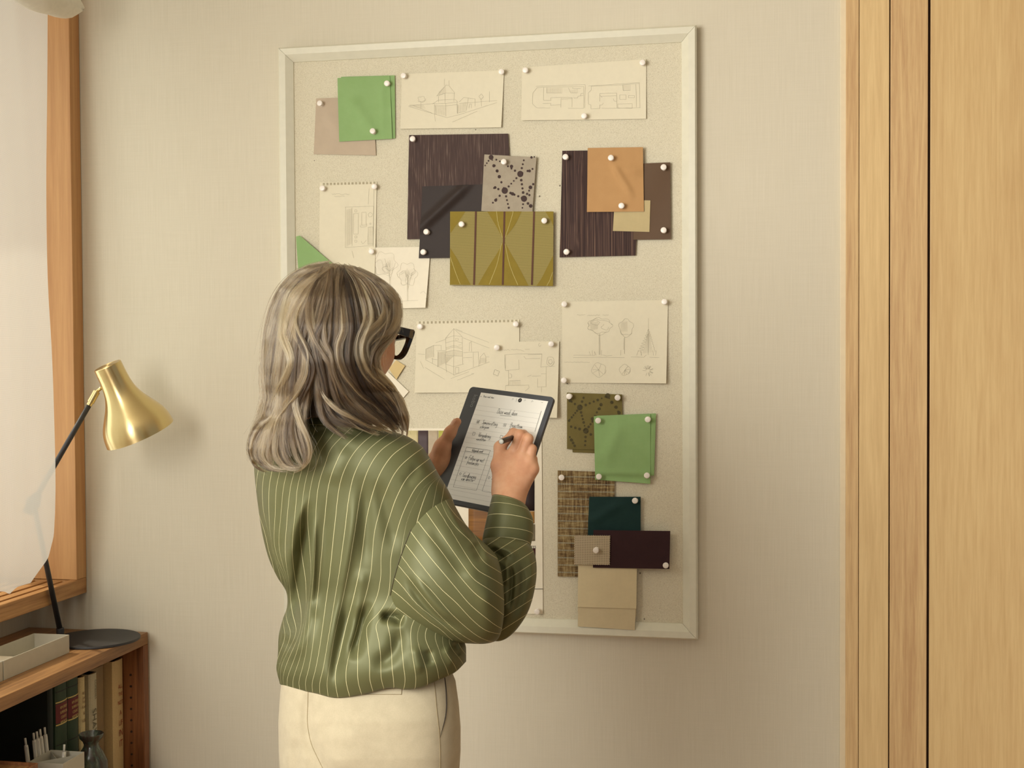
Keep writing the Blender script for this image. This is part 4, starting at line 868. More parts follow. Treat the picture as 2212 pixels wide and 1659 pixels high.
# head frame (her own forward, up and right)
cr,cu,cf=np.array(CR),np.array(CU),np.array(CF)
def camv(x,yd,z): return cr*x-cu*yd+cf*z
HC=Q(738,708,2.20)
FW=camv(.66,.26,.70); FW/=np.linalg.norm(FW); RH=camv(.73,0,-.685); RH-=FW*(RH@FW); RH/=np.linalg.norm(RH); UH=np.cross(RH,FW); 
if UH[2]<0: UH=-UH
HR=np.stack([RH,FW,UH],1)
def hp(r,f,u): return HC+RH*r+FW*f+UH*u
I3=np.eye(3)
def head_prims():
    L=[('e',hp(0,-.012,.014),HR,np.array([.072,.088,.080]),.01),
       ('e',hp(0,.030,-.012),HR,np.array([.064,.062,.082]),.04),
       ('c',hp(.040,.030,-.055),hp(-.040,.030,-.055),.027,.027,.04),
       ('c',hp(0,.062,-.092),hp(0,.048,-.088),.019,.024,.03),
       ('c',hp(.052,.020,-.058),hp(.016,.066,-.088),.017,.016,.03),('c',hp(-.052,.020,-.058),hp(-.016,.066,-.088),.017,.016,.03),
       ('e',hp(.036,.062,-.030),HR,np.array([.021,.021,.024]),.02),('e',hp(-.036,.062,-.030),HR,np.array([.021,.021,.024]),.02),
       ('c',hp(.028,.083,.018),hp(-.028,.083,.018),.011,.011,.02),
       ('e-',hp(.031,.101,.001),HR,np.array([.016,.011,.010]),.012),('e-',hp(-.031,.101,.001),HR,np.array([.016,.011,.010]),.012),
       ('c',hp(0,.088,.004),hp(0,.108,-.030),.007,.0095,.012),('c',hp(.009,.098,-.034),hp(-.009,.098,-.034),.0065,.0065,.006),
       ('e-',hp(.006,.103,-.041),HR,np.array([.003,.004,.003]),.002),('e-',hp(-.006,.103,-.041),HR,np.array([.003,.004,.003]),.002),
       ('e',hp(0,.082,-.062),HR,np.array([.026,.014,.018]),.015),
       ('c',hp(.016,.092,-.0585),hp(0,.0975,-.056),.0038,.0048,.004),('c',hp(-.016,.092,-.0585),hp(0,.0975,-.056),.0038,.0048,.004),
       ('c',hp(.014,.091,-.067),hp(-.014,.091,-.067),.0050,.0050,.004),
       ('e-',hp(0,.1,-.0622),HR,np.array([.02,.008,.0008]),.002),
       ('e',hp(.074,-.006,-.008),HR,np.array([.008,.017,.030]),.006),('e-',hp(.083,-.004,-.006),HR,np.array([.006,.009,.017]),.005),
       ('e',hp(-.074,-.006,-.008),HR,np.array([.008,.017,.030]),.006),
       ('c',hp(0,-.030,-.055),Q(712,935,2.235),.050,.056,.03)]
    return L
# fingers: joints given where they sit ; widths of a slim adult hand
def finger(pts,r,k=.0022): return [('c',pts[i],pts[i+1],r[i],r[i+1],k) for i in range(len(pts)-1)]
def right_hand():
    w=Q(1098,1088,2.275); L=[]
    mc=[Q(1107,988,2.318),Q(1127,986,2.309),Q(1143,996,2.304),Q(1151,1014,2.302)]
    wr=[Q(1087,1066,2.292),Q(1096,1068,2.287),Q(1104,1071,2.284),Q(1113,1073,2.284)]
    L+=[('c',Q(1098,1150,2.258),w,.024,.0235,.01),('c',w,Q(1101,1062,2.289),.0235,.0225,.02)]
    for a,b,r in zip(wr,mc,(.0115,.0115,.011,.0105)): L.append(('c',a,b,.0125,r,.016))
    L.append(('c',Q(1100,1050,2.300),Q(1128,1015,2.314),.017,.015,.02))
    L+=finger([mc[0],Q(1124,939,2.312),Q(1109,934,2.341),Q(1103,945,2.352)],[.0105,.0092,.0078,.0066])
    L+=finger([mc[1],Q(1141,948,2.303),Q(1131,938,2.334),Q(1118,950,2.352)],[.0105,.0090,.0078,.0068])
    L+=finger([mc[2],Q(1149,970,2.304),Q(1143,962,2.336),Q(1130,972,2.352)],[.0100,.0084,.0074,.0066])
    L+=finger([mc[3],Q(1151,992,2.308),Q(1147,987,2.332),Q(1136,994,2.346)],[.0096,.0078,.0068,.006])
    L+=[('c',Q(1086,1058,2.300),Q(1077,1006,2.316),.0150,.0125,.018)]
    L.append(('c',Q(1079,1008,2.314),Q(1103,985,2.322),.0100,.0095,.012))
    L+=finger([Q(1077,1006,2.316),Q(1080,966,2.330),Q(1102,943,2.338)],[.0120,.0100,.0076],.006)
    # tendons and knuckles that show on the back of the hand
    for m_,r_ in zip(mc,(.0095,.0098,.0092,.0092)):
        L.append(('e',m_-cf*.0045,np.stack([cr,cu,cf],1),np.array([r_*.9,r_*.9,.0075]),.006))
    for a,m_ in zip(wr,mc): L.append(('c',a-cf*.0085,m_-cf*.0068,.0032,.0030,.008))
    return L
def left_hand():
    L=[('c',Q(900,1100,2.49),Q(938,1034,2.452),.026,.020,.01),('c',Q(938,1034,2.452),Q(950,1000,2.440),.0195,.019,.02)]
    L+=[('c',Q(946,1008,2.440),Q(956,966,2.428),.0185,.0155,.02),('c',Q(938,1004,2.460),Q(953,965,2.470),.013,.010,.02)]
    L+=finger([Q(954,968,2.428),Q(972,935,2.420),Q(988,911,2.417)],[.0128,.0096,.0072],.01)
    # palm and fingers behind the tablet
    base=[Q(966,956,2.480),Q(966,969,2.476),Q(962,984,2.470),Q(958,1002,2.464)]
    for i,b in enumerate(base):
        L.append(('c',Q(943,1012-i*3,2.456),b,.0125,.0105,.016))
        f1=b+(Q(1000,950+i*17,2.458)-b)*.95; f2=b+(Q(1030,946+i*18,2.438)-b)*.98; f3=b+(Q(1052,944+i*18,2.423)-b)*1.0
        L+=finger([b,f1+cf*.012,f2+cf*.010,f3+cf*.008],[.0102,.0090,.0078,.0066])
    return L
def trunk():
    S=[]
    sh_r,sh_l=Q(872,1075,2.215),Q(625,1040,2.325); nb=Q(712,960,2.245)
    hipc=Q(800,1560,2.235); waist=Q(790,1330,2.245); chest=Q(755,1130,2.255)
    S+=[('c',nb,chest,.045,.06,.02),('e',chest,I3,np.array([.10,.058,.14]),.05),('e',waist,I3,np.array([.085,.05,.13]),.06),('e',hipc,I3,np.array([.10,.058,.11]),.06)]
    S+=[('c',nb,sh_r,.034,.036,.04),('c',nb,sh_l,.034,.034,.04)]
    S+=[('c',sh_r,Q(1030,1300,2.165),.036,.028,.02),('c',Q(1030,1300,2.165),Q(1098,1262,2.238),.020,.015,.005),('c',Q(1098,1262,2.238),Q(1098,1150,2.262),.015,.022,.005)]
    S+=[('c',sh_l,Q(705,1215,2.455),.034,.028,.03),('c',Q(705,1215,2.455),Q(905,1088,2.487),.028,.022,.02)]
    for s in (-1,1):
        h_=hipc+cr*s*.06; h_[2]-=.03; k_=h_.copy(); k_[2]=.46; k_+=cr*s*.012; a_=h_.copy(); a_[2]=.085; a_+=cr*s*.01-cf*.01
        S+=[('c',h_,k_,.055,.045,.03),('c',k_,a_,.045,.032,.03),('c',a_,a_+cf*.15+np.array([0,0,-.045]),.032,.024,.03)]
    return S
SKIN=Mat('skin',srgb(198,142,106),.5,spec=.4); v=SKIN.coord('Object'); n=SKIN.noise(v,26,5,.6); n2=SKIN.noise(v,420,3,.6)
SKIN.color(SKIN.ramp(n,[(.3,srgb(198,142,108)),(.5,srgb(210,156,120)),(.72,srgb(220,172,136))])); SKIN.bump(n2,.16,.0005)
SKIN.b.inputs['Subsurface Weight'].default_value=.12; SKIN.b.inputs['Subsurface Radius'].default_value=(.008,.003,.0015); SKIN.b.inputs['Subsurface Scale'].default_value=.6
def bounds(L,m=.02):
    a=[];
    for p in L:
        if p[0][1:]=='-': continue
        if p[0][0]=='c': a+= [p[1]-p[3],p[1]+p[3],p[2]-p[4],p[2]+p[4]]
        else: a+=[p[1]-max(p[3]),p[1]+max(p[3])]
    a=np.array(a); return a.min(0)-m,a.max(0)+m
def person_body():
    V=np.zeros((0,3));Fa=[]
    for L,h in ((trunk(),.012),(head_prims(),.0026),(right_hand(),.0017),(left_hand(),.0019)):
        lo,hi=bounds(L); v,f=nets(L,lo,hi,h); Fa.append(f+len(V)); V=np.vstack([V,v])
    Fa=np.vstack(Fa); me=bpy.data.meshes.new('person')
    me.vertices.add(len(V)); me.vertices.foreach_set('co',V.ravel()); me.loops.add(Fa.size); me.loops.foreach_set('vertex_index',Fa.ravel().astype(np.int32))
    me.polygons.add(len(Fa)); me.polygons.foreach_set('loop_start',np.arange(0,Fa.size,4,dtype=np.int32)); me.polygons.foreach_set('loop_total',np.full(len(Fa),4,np.int32)); me.update(calc_edges=True); me.validate()
    o=link('person',me,SKIN.m); tag(o,'woman with long grey hair seen from behind, in a green pinstriped blouse','person'); return o
PERSON=person_body()
def pchild(o): o.parent=PERSON; return o
# finger nails, eyes, lips
NAIL=Mat('finger_nail',srgb(226,178,150),.25).m
def nail(c,d,nrm,w,l,name='finger_nail'):
    d=np.array(d)/np.linalg.norm(d); nrm=np.array(nrm); nrm=nrm-d*(nrm@d); nrm/=np.linalg.norm(nrm); s=np.cross(d,nrm); V=[];Fa=[];n=8
    for i in range(n+1):
        for j in range(n+1):
            a=(i/n-.5)*2; b=(j/n-.5)*2; q=math.sqrt(max(0,1-abs(b)**4*.35)); V.append(c+d*(b*l)+s*(a*w*q)+nrm*(.0012-.0030*a*a*q-.0009*abs(b)**3))
    for i in range(n):
        for j in range(n): k=i*(n+1)+j; Fa.append((k,k+1,k+n+2,k+n+1))
    o=mesh(name,V,Fa,NAIL); pchild(o)
td=Q(988,911,2.417)-Q(972,935,2.420); nail(Q(983.5,914,2.417)+(-cr*.0052-cf*.0035+cu*.002),td,-cr*.85-cf*.45+cu*.15,.0052,.0075)
EYE=Mat('eye_white',srgb(232,224,214),.15).m; IRIS=Mat('iris',srgb(70,56,44),.1).m
for s in (1,-1):
    c=hp(.031*s,.079,.001); o=MB().lathe([(.0001,-.0118)]+[(.0118*math.sin(math.pi*k/16),-.0118*math.cos(math.pi*k/16)) for k in range(1,16)]+[(.0001,.0118)],n=24,cap=False).build('eye',EYE,smooth=True)
    o.matrix_world=Matrix.Translation(Vector(c))@Vector(FW-UH*.35).to_track_quat('Z','Y').to_matrix().to_4x4(); pchild(o)
    i_=MB().lathe([(.0001,.01195),(.003,.01175),(.0055,.0108)],n=20,cap=False).build('iris',IRIS,smooth=True); i_.matrix_world=o.matrix_world.copy(); i_.parent=o; i_.matrix_parent_inverse=o.matrix_world.inverted()
# ------------------------------------------------------------------ blouse: striped satin
SAT=Mat('olive_striped_satin',srgb(120,118,80),.5,spec=.5,sheen=0)
def satin():
    m=SAT; m.b.inputs['Specular Tint'].default_value=(.80,.82,.55,1); uv=m.coord('UV'); u=m.sep(uv)[0]
    fr=m.math('FRACT',u); d=m.math('ABSOLUTE',m.math('SUBTRACT',fr,.5))     # stripe where fract(u)=.5
    line=m.math('LESS_THAN',d,.017)
    n=m.noise(m.coord('Object'),7,3,.5)
    base=m.ramp(n,[(.3,srgb(83,84,55)),(.7,srgb(94,95,63))])
    m.color(m.mix(line,base,srgb(212,204,158)))
    fine=m.noise(m.coord('Object'),1500,2,.6); m.bump(fine,.05,.0003)
    r=m.math('ADD',m.math('MULTIPLY',line,.2),.46); m.rough(r)
satin()
T1=lambda *L:[(540+x/6.381,1000+y/6.381) for x,y in L]
T2=lambda *L:[(540+x/5.925,1240+y/5.925) for x,y in L]
T3=lambda *L:[(760+x/5.185,920+y/5.185) for x,y in L]
T4=lambda *L:[(760+x/5.185,1200+y/5.185) for x,y in L]
H2=lambda *L:[(530+x/5.978,790+y/5.978) for x,y in L]
STR={
 1:T1((175,0),(155,120),(130,300),(130,500),(160,680),(215,850),(270,1000),(310,1150),(340,1300)),
 2:T1((265,0),(245,130),(215,300),(213,500),(218,700),(245,900),(290,1070),(320,1200),(365,1340),(420,1500)),
 3:T1((375,0),(350,160),(318,300),(305,500),(305,700),(298,900),(300,1050),(325,1200),(370,1340),(430,1480),(500,1640))+T2((420,400),(400,630),(415,750),(400,860),(340,1000)),
 4:T1((490,0),(460,130),(420,300),(400,480),(390,700),(372,900),(360,1050),(375,1200),(420,1370),(480,1530),(540,1659))+T2((455,420),(435,570),(480,740),(480,830),(440,950),(370,1150),(330,1300)),
 5:H2((725,920),(640,1070),(615,1180))+T1((590,0),(560,130),(515,300),(490,480),(465,700),(445,900),(432,1080),(440,1250),(470,1400),(530,1659))+T2((480,300),(480,500),(500,590),(550,690),(555,780),(500,920),(400,1120),(370,1260),(380,1400)),
 6:H2((840,765),(835,850),(780,960),(720,1090))+T1((690,0),(655,150),(612,300),(588,480),(572,650),(562,850),(545,1050),(535,1200),(530,1400),(540,1560),(555,1659))+T2((560,330),(618,550),(637,650),(605,800),(520,960),(440,1130),(400,1290),(420,1420)),
 7:H2((985,745),(970,830),(900,960),(815,1120))+T1((780,0),(765,90),(720,250),(695,400),(685,600),(665,750),(640,900),(628,1050),(630,1200),(650,1350),(685,1520),(712,1659))+T2((690,270),(712,420),(705,500),(660,700),(600,900),(525,1100),(455,1280),(430,1380),(450,1440)),
 8:H2((1145,745),(1060,900),(940,1080))+T1((875,0),(825,170),(795,330),(765,480),(740,650),(735,800),(750,950),(775,1130),(795,1280),(815,1450),(828,1600))+T2((750,250),(722,450),(682,720),(642,950),(600,1100),(535,1270),(505,1400),(515,1455)),
 9:H2((1280,795),(1130,960),(1020,1090))+T1((975,0),(915,180),(875,350),(857,550),(852,750),(862,950),(866,1200),(860,1450),(842,1640))+T2((765,250),(742,450),(714,750),(686,1000),(640,1180),(592,1330),(580,1420),(600,1475)),
 10:H2((1455,808),(1300,940),(1170,1070))+T1((1110,0),(1040,180),(995,380),(975,550),(960,750),(940,950),(930,1150),(910,1350),(890,1640))+T2((815,250),(790,500),(765,850),(735,1080),(690,1280),(660,1400),(685,1490)),
 11:H2((1640,825),(1480,950),(1350,1080))+T1((1262,0),(1195,170),(1150,350),(1125,550),(1105,750),(1080,950),(1065,1150),(1040,1400),(1015,1640))+T2((915,330),(885,600),(855,850),(820,1080),(790,1250),(745,1400),(760,1500)),
 12:T3((375,65),(240,150),(120,270),(40,380))+T1((1350,170),(1305,350),(1275,550),(1255,750),(1235,950),(1210,1150),(1185,1400),(1155,1640))+T2((1045,270),(1010,500),(970,750),(930,1000),(880,1230),(835,1430),(850,1520)),
 13:T3((485,100),(330,200),(220,300),(140,430),(80,580),(40,750),(10,930))+T1((1375,950),(1345,1150),(1305,1400),(1262,1640))+T2((1130,330),(1085,600),(1040,850),(1010,1050),(985,1230),(940,1400),(945,1540)),
 14:T3((620,148),(480,210),(370,310),(290,420),(220,560),(160,750),(125,950),(95,1150),(60,1350),(20,1600))+T2((1240,330),(1170,570),(1110,800),(1060,1080),(1030,1230),(1030,1400),(1055,1570)),
 15:T3((725,228),(580,300),(450,450),(370,590),(310,750),(250,920),(210,1080),(195,1250),(185,1400),(150,1640))+T2((1390,350),(1330,600),(1280,820),(1220,1050),(1165,1220),(1155,1400),(1190,1560)),
 16:T3((805,335),(680,410),(560,530),(470,690),(400,860),(370,1000),(310,1180),(285,1330),(280,1500),(280,1600))+T4((275,200),(235,400),(170,600),(110,820),(50,980),(0,1150),(0,1400),(45,1560)),
 17:T3((875,460),(760,530),(660,650),(570,820),(500,980),(455,1120),(430,1230),(390,1370),(370,1500),(374,1600))+T4((378,250),(350,450),(280,580),(150,740),(118,860),(115,1030),(135,1200),(135,1400),(170,1530)),
 18:T3((948,580),(860,630),(780,710),(700,850),(630,1010),(580,1150),(540,1300),(500,1500),(490,1640))+T4((480,250),(465,450),(360,665),(210,760),(205,830),(240,980),(262,1200),(265,1380),(305,1510)),
 19:T4((560,250),(530,450),(420,620),(320,710),(350,860),(385,1080),(385,1280),(400,1430),(420,1475)),
 20:T4((700,250),(650,450),(540,620),(465,720),(495,880),(500,1050),(515,1250),(540,1400),(525,1475)),
 21:T4((800,250),(760,450),(680,650),(600,800),(625,1050),(645,1250),(660,1400),(645,1470)),
 22:T4((900,250),(860,450),(790,650),(715,860),(715,1050),(745,1200),(775,1350),(775,1465)),
 23:T4((1000,250),(950,450),(860,650),(755,880),(830,1100),(900,1250),(920,1410)),
 24:T4((1090,250),(1040,450),(960,700),(880,900),(960,1100),(1010,1270),(1030,1360)),
 25:T4((1180,250),(1130,450),(1050,700),(975,920),(1005,1000),(1030,1150),(1110,1250),(1130,1310)),
 26:T4((1270,250),(1230,450),(1130,700),(1040,960),(1110,1110),(1200,1190),(1220,1260)),
 27:T4((1350,250),(1320,450),(1230,700),(1130,950),(1260,1150),(1300,1230))}
def field_rows():
    ys=np.arange(880,1531,2.0); ks=sorted(STR); X=np.full((len(ys),len(ks)),np.nan)
    for j,k in enumerate(ks):
        p=spl(STR[k],160); p=p[np.argsort(p[:,1])]; ok=(ys>=p[0,1])&(ys<=p[-1,1]); X[ok,j]=np.interp(ys[ok],p[:,1],p[:,0])
        # straight continuation above and below
        s0=np.clip((p[8,0]-p[0,0])/max(p[8,1]-p[0,1],1),-1.2,.4); s1=np.clip((p[-1,0]-p[-9,0])/max(p[-1,1]-p[-9,1],1),-.3,.3)
        u=ys<p[0,1]; X[u,j]=p[0,0]+s0*(ys[u]-p[0,1]); d=ys>p[-1,1]; X[d,j]=p[-1,0]+s1*(ys[d]-p[-1,1])
    for i in range(len(ys)):        # keep the order
        m=13-1
        for j in range(m+1,len(ks)): X[i,j]=max(X[i,j],X[i,j-1]+3)
        for j in range(m-1,-1,-1): X[i,j]=min(X[i,j],X[i,j+1]-2)
    K=np.ones(13)/13
    for j in range(len(ks)): X[:,j]=np.convolve(np.pad(X[:,j],6,'edge'),K,'valid')
    return ys,np.array(ks,float),X
FY,FK,FX=field_rows()
def u_torso(px,py):
    q=float(np.clip((py-880)/2,0,len(FY)-1.001)); i=int(q); x=FX[i]*(1-q+i)+FX[i+1]*(q-i)
    if px<x[0]: return FK[0]-(x[0]-px)/14
    if px>x[-1]: return FK[-1]+(px-x[-1])/20
    return float(np.interp(px,x,FK))
# fold strokes: polyline, depth (m, + away from the viewer), width px
FOLDS=[]
def fold(pts,amp,w0,w1=None): FOLDS.append((spl(pts,40),amp,w0,w1 or w0))
def fold_d(px,py,L=None):
    s=0
    for p,a,w0,w1 in (L if L is not None else FOLDS):
        m=3*max(w0,w1)
        if px<p[:,0].min()-m or px>p[:,0].max()+m or py<p[:,1].min()-m or py>p[:,1].max()+m: continue
        A=p[:-1]; D=p[1:]-A; q=np.array((px,py))-A; t=np.clip((q*D).sum(1)/((D*D).sum(1)+1e-9),0,1); d2=((q-D*t[:,None])**2).sum(1)
        k=int(d2.argmin()); u=(k+t[k])/(len(p)-1)
        e=min(1,u/.3)*min(1,(1-u)/.3); e=e*e*(3-2*e); w=w0+(w1-w0)*u
        s+=a*e*math.exp(-d2[k]/(w*w))
    return s
fold([(670,1075),(664,1130),(652,1200),(646,1260),(640,1310),(628,1352),(600,1372)],.030,9,19)
fold([(662,1060),(648,1105),(633,1150),(626,1200),(620,1240)],-.008,9)
fold([(676,1090),(677,1160),(676,1230),(672,1290),(664,1340)],-.010,7)
fold([(672,1290),(664,1350),(645,1400),(622,1435)],-.012,16)
fold([(600,1376),(625,1392),(640,1402)],.005,12)
fold([(708,1060),(703,1120),(702,1200),(696,1290),(690,1350)],.007,13)
fold([(772,1040),(765,1090),(757,1157),(738,1260),(718,1358),(709,1440)],-.010,13)
fold([(784,1020),(790,1090),(790,1180),(780,1240)],.006,14)
fold([(812,1030),(830,1085),(846,1150),(850,1200)],.006,17)
fold([(758,1290),(745,1358),(730,1420),(720,1495)],.016,15,13)
fold([(800,1298),(786,1330),(774,1380),(756,1430)],.022,10,14)
fold([(785,1225),(775,1290),(762,1340)],-.006,14)
fold([(862,1352),(858,1395),(835,1425),(800,1440)],.010,16)
fold([(820,1335),(845,1332),(875,1345)],.020,9)
fold([(895,1390),(900,1420),(908,1460)],-.006,12)
fold([(925,1400),(930,1440)],.005,9)
fold([(960,1395),(975,1425),(985,1440)],-.005,9); fold([(980,1385),(995,1420)],.006,7)
fold([(660,940),(720,926),(790,945)],.004,8)
fold([(750,960),(730,1010),(712,1050)],-.004,22)
fold([(575,1050),(582,1120),(600,1190)],-.003,14); fold([(612,1050),(610,1140),(612,1220)],.003,10); fold([(640,1050),(630,1110),(622,1180)],-.003,9)
fold([(905,1000),(890,1030),(868,1050)],.003,12)
LS=spl([(690,893),(640,902),(600,912),(572,935),(556,965),(549,1000),(551,1040),(557,1090),(566,1150),(580,1205),(598,1245),(618,1278),(620,1310),(610,1340),(602,1375),(600,1420),(597,1452),(604,1478)],300)
RS=spl([(700,893),(745,905),(790,916),(850,932),(885,945),(912,965),(930,992),(948,1025),(968,1058),(983,1095),(988,1150),(985,1220),(982,1290),(988,1340),(1000,1385),(1006,1410),(1007,1432)],300)
HEM=np.array([(597,1470),(607,1478),(640,1487),(680,1495),(725,1505),(780,1498),(840,1484),(880,1487),(912,1482),(950,1466),(985,1450),(1008,1428)],float); HEM=spl(HEM,80)
def smi(x,xs,ys,r=26):
    return float(np.interp(x+np.linspace(-r,r,11),xs,ys)@np.array([1,2,3,4,5,6,5,4,3,2,1])/36)
def torso_pt(t,a,py0):
    """t not used ; a angle (0=right, pi=left, near side for 0..pi) ; returns px,py,depth"""
    yl=np.interp(py0,LS[:,1],LS[:,0]); yr=np.interp(min(py0,1432),RS[:,1],RS[:,0])
    xc,w=(yl+yr)/2,(yr-yl)/2
    ca,sa=math.cos(a),math.sin(a); px=xc+w*(abs(ca)**.9)*(1 if ca>0 else -1)
    Dc=smi(py0,[893,930,1000,1150,1300,1400,1480],[2.215,2.222,2.232,2.245,2.24,2.235,2.235])
    Tk=smi(py0,[893,915,950,1000,1150,1300,1400,1450,1480,1510],[.035,.068,.095,.112,.118,.108,.128,.134,.120,.09],min(26,max(2,(py0-893)*.6)))
    sk=smi(py0,[893,950,1050,1400],[.01,.035,.055,.045])
    if sa<0: Tk*=.95
    d=Dc-Tk*math.copysign(abs(sa)**.85,sa)-sk*ca
    wgt=max(0,(py0-1345)/(1480-1345))**1.6
    py=py0+(np.interp(px,HEM[:,0],HEM[:,1])-1480)*wgt
    if sa>0: d+=fold_d(px,py)*min(1,sa*3)
    else: d+=.006*math.sin(px*.11)*min(1,-sa*2)
    return px,py,d
def blouse():
    na=360; rows=list(np.linspace(893,1480,230)); V=[];U=[]
    for j,y in enumerate(rows):
        for i in range(na):
            a=2*math.pi*i/na; px,py,d=torso_pt(0,a,y); V.append(Q(px,py,d)); s=math.sin(a)
            un=u_torso(px,py)
            U.append(un if s>=0 else u_torso(torso_pt(0,math.pi,y)[0],torso_pt(0,math.pi,y)[1])-22*(a-math.pi)/math.pi)
    # rolled-under hem
    cx,cy,cd=800,1462,2.235
    for k,(sh,up,inn) in enumerate(((.985,3,.006),(.955,-3,.018),(.93,-12,.028),(.92,-30,.034))):
        for i in range(na):
            a=2*math.pi*i/na; px,py,d=torso_pt(0,a,1480); px2=cx+(px-cx)*sh; d2=cd+(d-cd)*(1-inn*6); V.append(Q(px2,py+up,d2)); U.append(U[(len(rows)-1)*na+i])
    R_=len(rows)+4; Fa=[];UV=[]
    for j in range(R_-1):
        for i in range(na):
            q=(j*na+i,j*na+(i+1)%na,(j+1)*na+(i+1)%na,(j+1)*na+i); Fa.append(q)
            back=math.sin(2*math.pi*(i+.5)/na)<0
            for v in q: UV.append((U[v]*(1.0)+(.0 if not back else .0),v//na/230))
    me=bpy.data.meshes.new('blouse'); me.from_pydata([tuple(v) for v in V],[],Fa); me.update()
    l=me.uv_layers.new(name='UVMap'); l.data.foreach_set('uv',np.array(UV).ravel())
    o=link('blouse',me,SAT.m); pchild(o); return o
BL=blouse()
def bch(o): o.parent=BL; return o
# ---- right sleeve
ALN=[[(938,1051),(948,1068),(955,1090),(962,1108),(985,1140),(1005,1158),(1017,1170),(1025,1179),(1042,1211),(1075,1233)],
 [(905,1045),(919.7,1065),(933.6,1082),(953,1111),(978,1151),(1020,1219),(1036,1235),(1064,1250),(1088,1265)],
 [(890,1063),(903.7,1083),(926,1115),(960.6,1165),(1012,1238),(1025,1253),(1058,1274),(1094.5,1300)],
 [(870,1080),(887.7,1105),(914,1142),(953,1190),(982,1231),(1025,1281),(1064,1309),(1096,1335)],
 [(858,1108),(874.8,1132),(926,1200),(958,1238),(988,1274),(1014,1305),(1047,1333),(1078,1356),(1100,1362)],
 [(848,1140),(862,1158),(895,1200),(924,1238.6),(953,1273),(986,1302),(1014,1333),(1047,1361),(1078,1369),(1100,1372)],
 [(840,1164),(854.5,1184),(895,1238.6),(933.6,1277),(972,1323),(1016,1363),(1047,1382),(1090,1392)],
 [(840,1199),(848.7,1208.7),(875.7,1238.6),(914,1288.7),(945,1325),(982,1360),(1020,1385),(1060,1400)],
 [(838,1236),(846,1244),(868,1265.6),(895,1300),(920,1321.5),(950,1345),(985,1375),(1020,1398)],
 [(838,1268),(850.6,1277),(872,1294.5),(895,1316),(930,1345),(953,1360),(972,1379),(1000,1400)],
 [(840,1300),(852.6,1310),(875.7,1327),(904.6,1348.5),(930,1372),(960,1395)]]
AX=np.arange(836,1106,2.0); AY=np.full((len(AX),len(ALN)),np.nan)
for j,L in enumerate(ALN):
    p=spl(L,120); AY[:,j]=np.interp(AX,p[:,0],p[:,1]); s=(p[4,1]-p[0,1])/(p[4,0]-p[0,0]); b=AX<p[0,0]; AY[b,j]=p[0,1]+s*(AX[b]-p[0,0]); s=(p[-1,1]-p[-5,1])/(p[-1,0]-p[-5,0]); b=AX>p[-1,0]; AY[b,j]=p[-1,1]+s*(AX[b]-p[-1,0])
K7=np.ones(11)/11
for j in range(len(ALN)):
    AY[:,j]=np.convolve(2*np.pad(AY[:,j],5,'edge')-0*np.pad(AY[:,j],5,'edge')-np.pad(AY[:,j],5,'edge'),K7,'valid')
for i in range(len(AX)):
    for j in range(1,len(ALN)): AY[i,j]=max(AY[i,j],AY[i,j-1]+4)
def u_upper(px,py):
    q=float(np.clip((px-836)/2,0,len(AX)-1.001)); i=int(q); y=AY[i]*(1-q+i)+AY[i+1]*(q-i)
    if py<y[0]: return -(y[0]-py)/26
    if py>y[-1]: return 10+(py-y[-1])/22
    return float(np.interp(py,y,np.arange(11)))
def u_fore(px,py): return (py+.64*(px-1120)-1262)/25.5+.5
SFOLDS=[]
def sfold(pts,amp,w0,w1=None): SFOLDS.append((spl(pts,40),amp,w0,w1 or w0))
sfold([(872,1240),(905,1290),(935,1325),(975,1352),(1000,1375)],.010,9,7)
sfold([(885,1230),(925,1290),(965,1330),(1000,1352)],-.007,11)
sfold([(960,1075),(978,1110),(1000,1145),(1030,1165)],-.005,8)
sfold([(925,1130),(965,1190),(1010,1240)],.004,14)
sfold([(1022,1170),(1035,1195),(1030,1215)],.006,12)
sfold([(1000,1215),(1040,1275),(1070,1320)],-.005,18)
sfold([(1098,1220),(1106,1250),(1102,1290),(1096,1320)],.010,6)
sfold([(1085,1195),(1102,1210),(1104,1235)],-.007,7)
sfold([(1118,1200),(1128,1240),(1122,1290),(1105,1340)],.007,8)
sfold([(1142,1190),(1150,1230),(1146,1270)],-.005,9)
sfold([(1050,1190),(1075,1200),(1092,1212)],.010,6)
sfold([(1060,1172),(1075,1186),(1100,1190)],-.005,7)
# rings: A (inner/top edge), B (outer/bottom edge), bulge px of the near arc, centre depth, near thickness, far thickness
SRA=[((957,1047),(851,1343),(-34,-6),2.168,.055,.03),((972,1072),(872,1354),(-30,-6),2.160,.066,.045),((987,1100),(903,1363),(-22,-4),2.152,.072,.055),
 ((1003,1128),(935,1376),(-14,-2),2.148,.075,.06),((1020,1149),(972,1386),(-6,0),2.148,.076,.06),((1036,1164),(1010,1390),(4,0),2.150,.076,.06),
 ((1050,1177),(1044,1391),(10,0),2.155,.074,.055),((1058,1187),(1064,1387),(20,0),2.164,.062,.04),((1060,1192),(1068,1382),(25,0),2.174,.046,.03),((1056,1198),(1062,1374),(22,0),2.186,.022,.02)]
SRB=[((1015,1235),(1045,1380),(30,0),2.215,.026,.035),((1035,1228),(1078,1385),(26,0),2.212,.034,.05),((1050,1222),(1108,1366),(18,0),2.212,.040,.05),((1058,1218),(1135,1330),(12,0),2.216,.042,.05),
 ((1061,1212),(1150,1293),(7,-2),2.222,.044,.05),((1058,1204),(1158,1253),(3,-6),2.228,.045,.048),((1050,1193),(1159,1221),(1,-10),2.236,.044,.045),((1044,1183),(1155,1197),(0,-13),2.244,.042,.042),((1043,1173),(1148,1183),(0,-14),2.250,.038,.038),((1046,1166),(1143,1176),(0,-12),2.254,.030,.034)]
SR=SRA
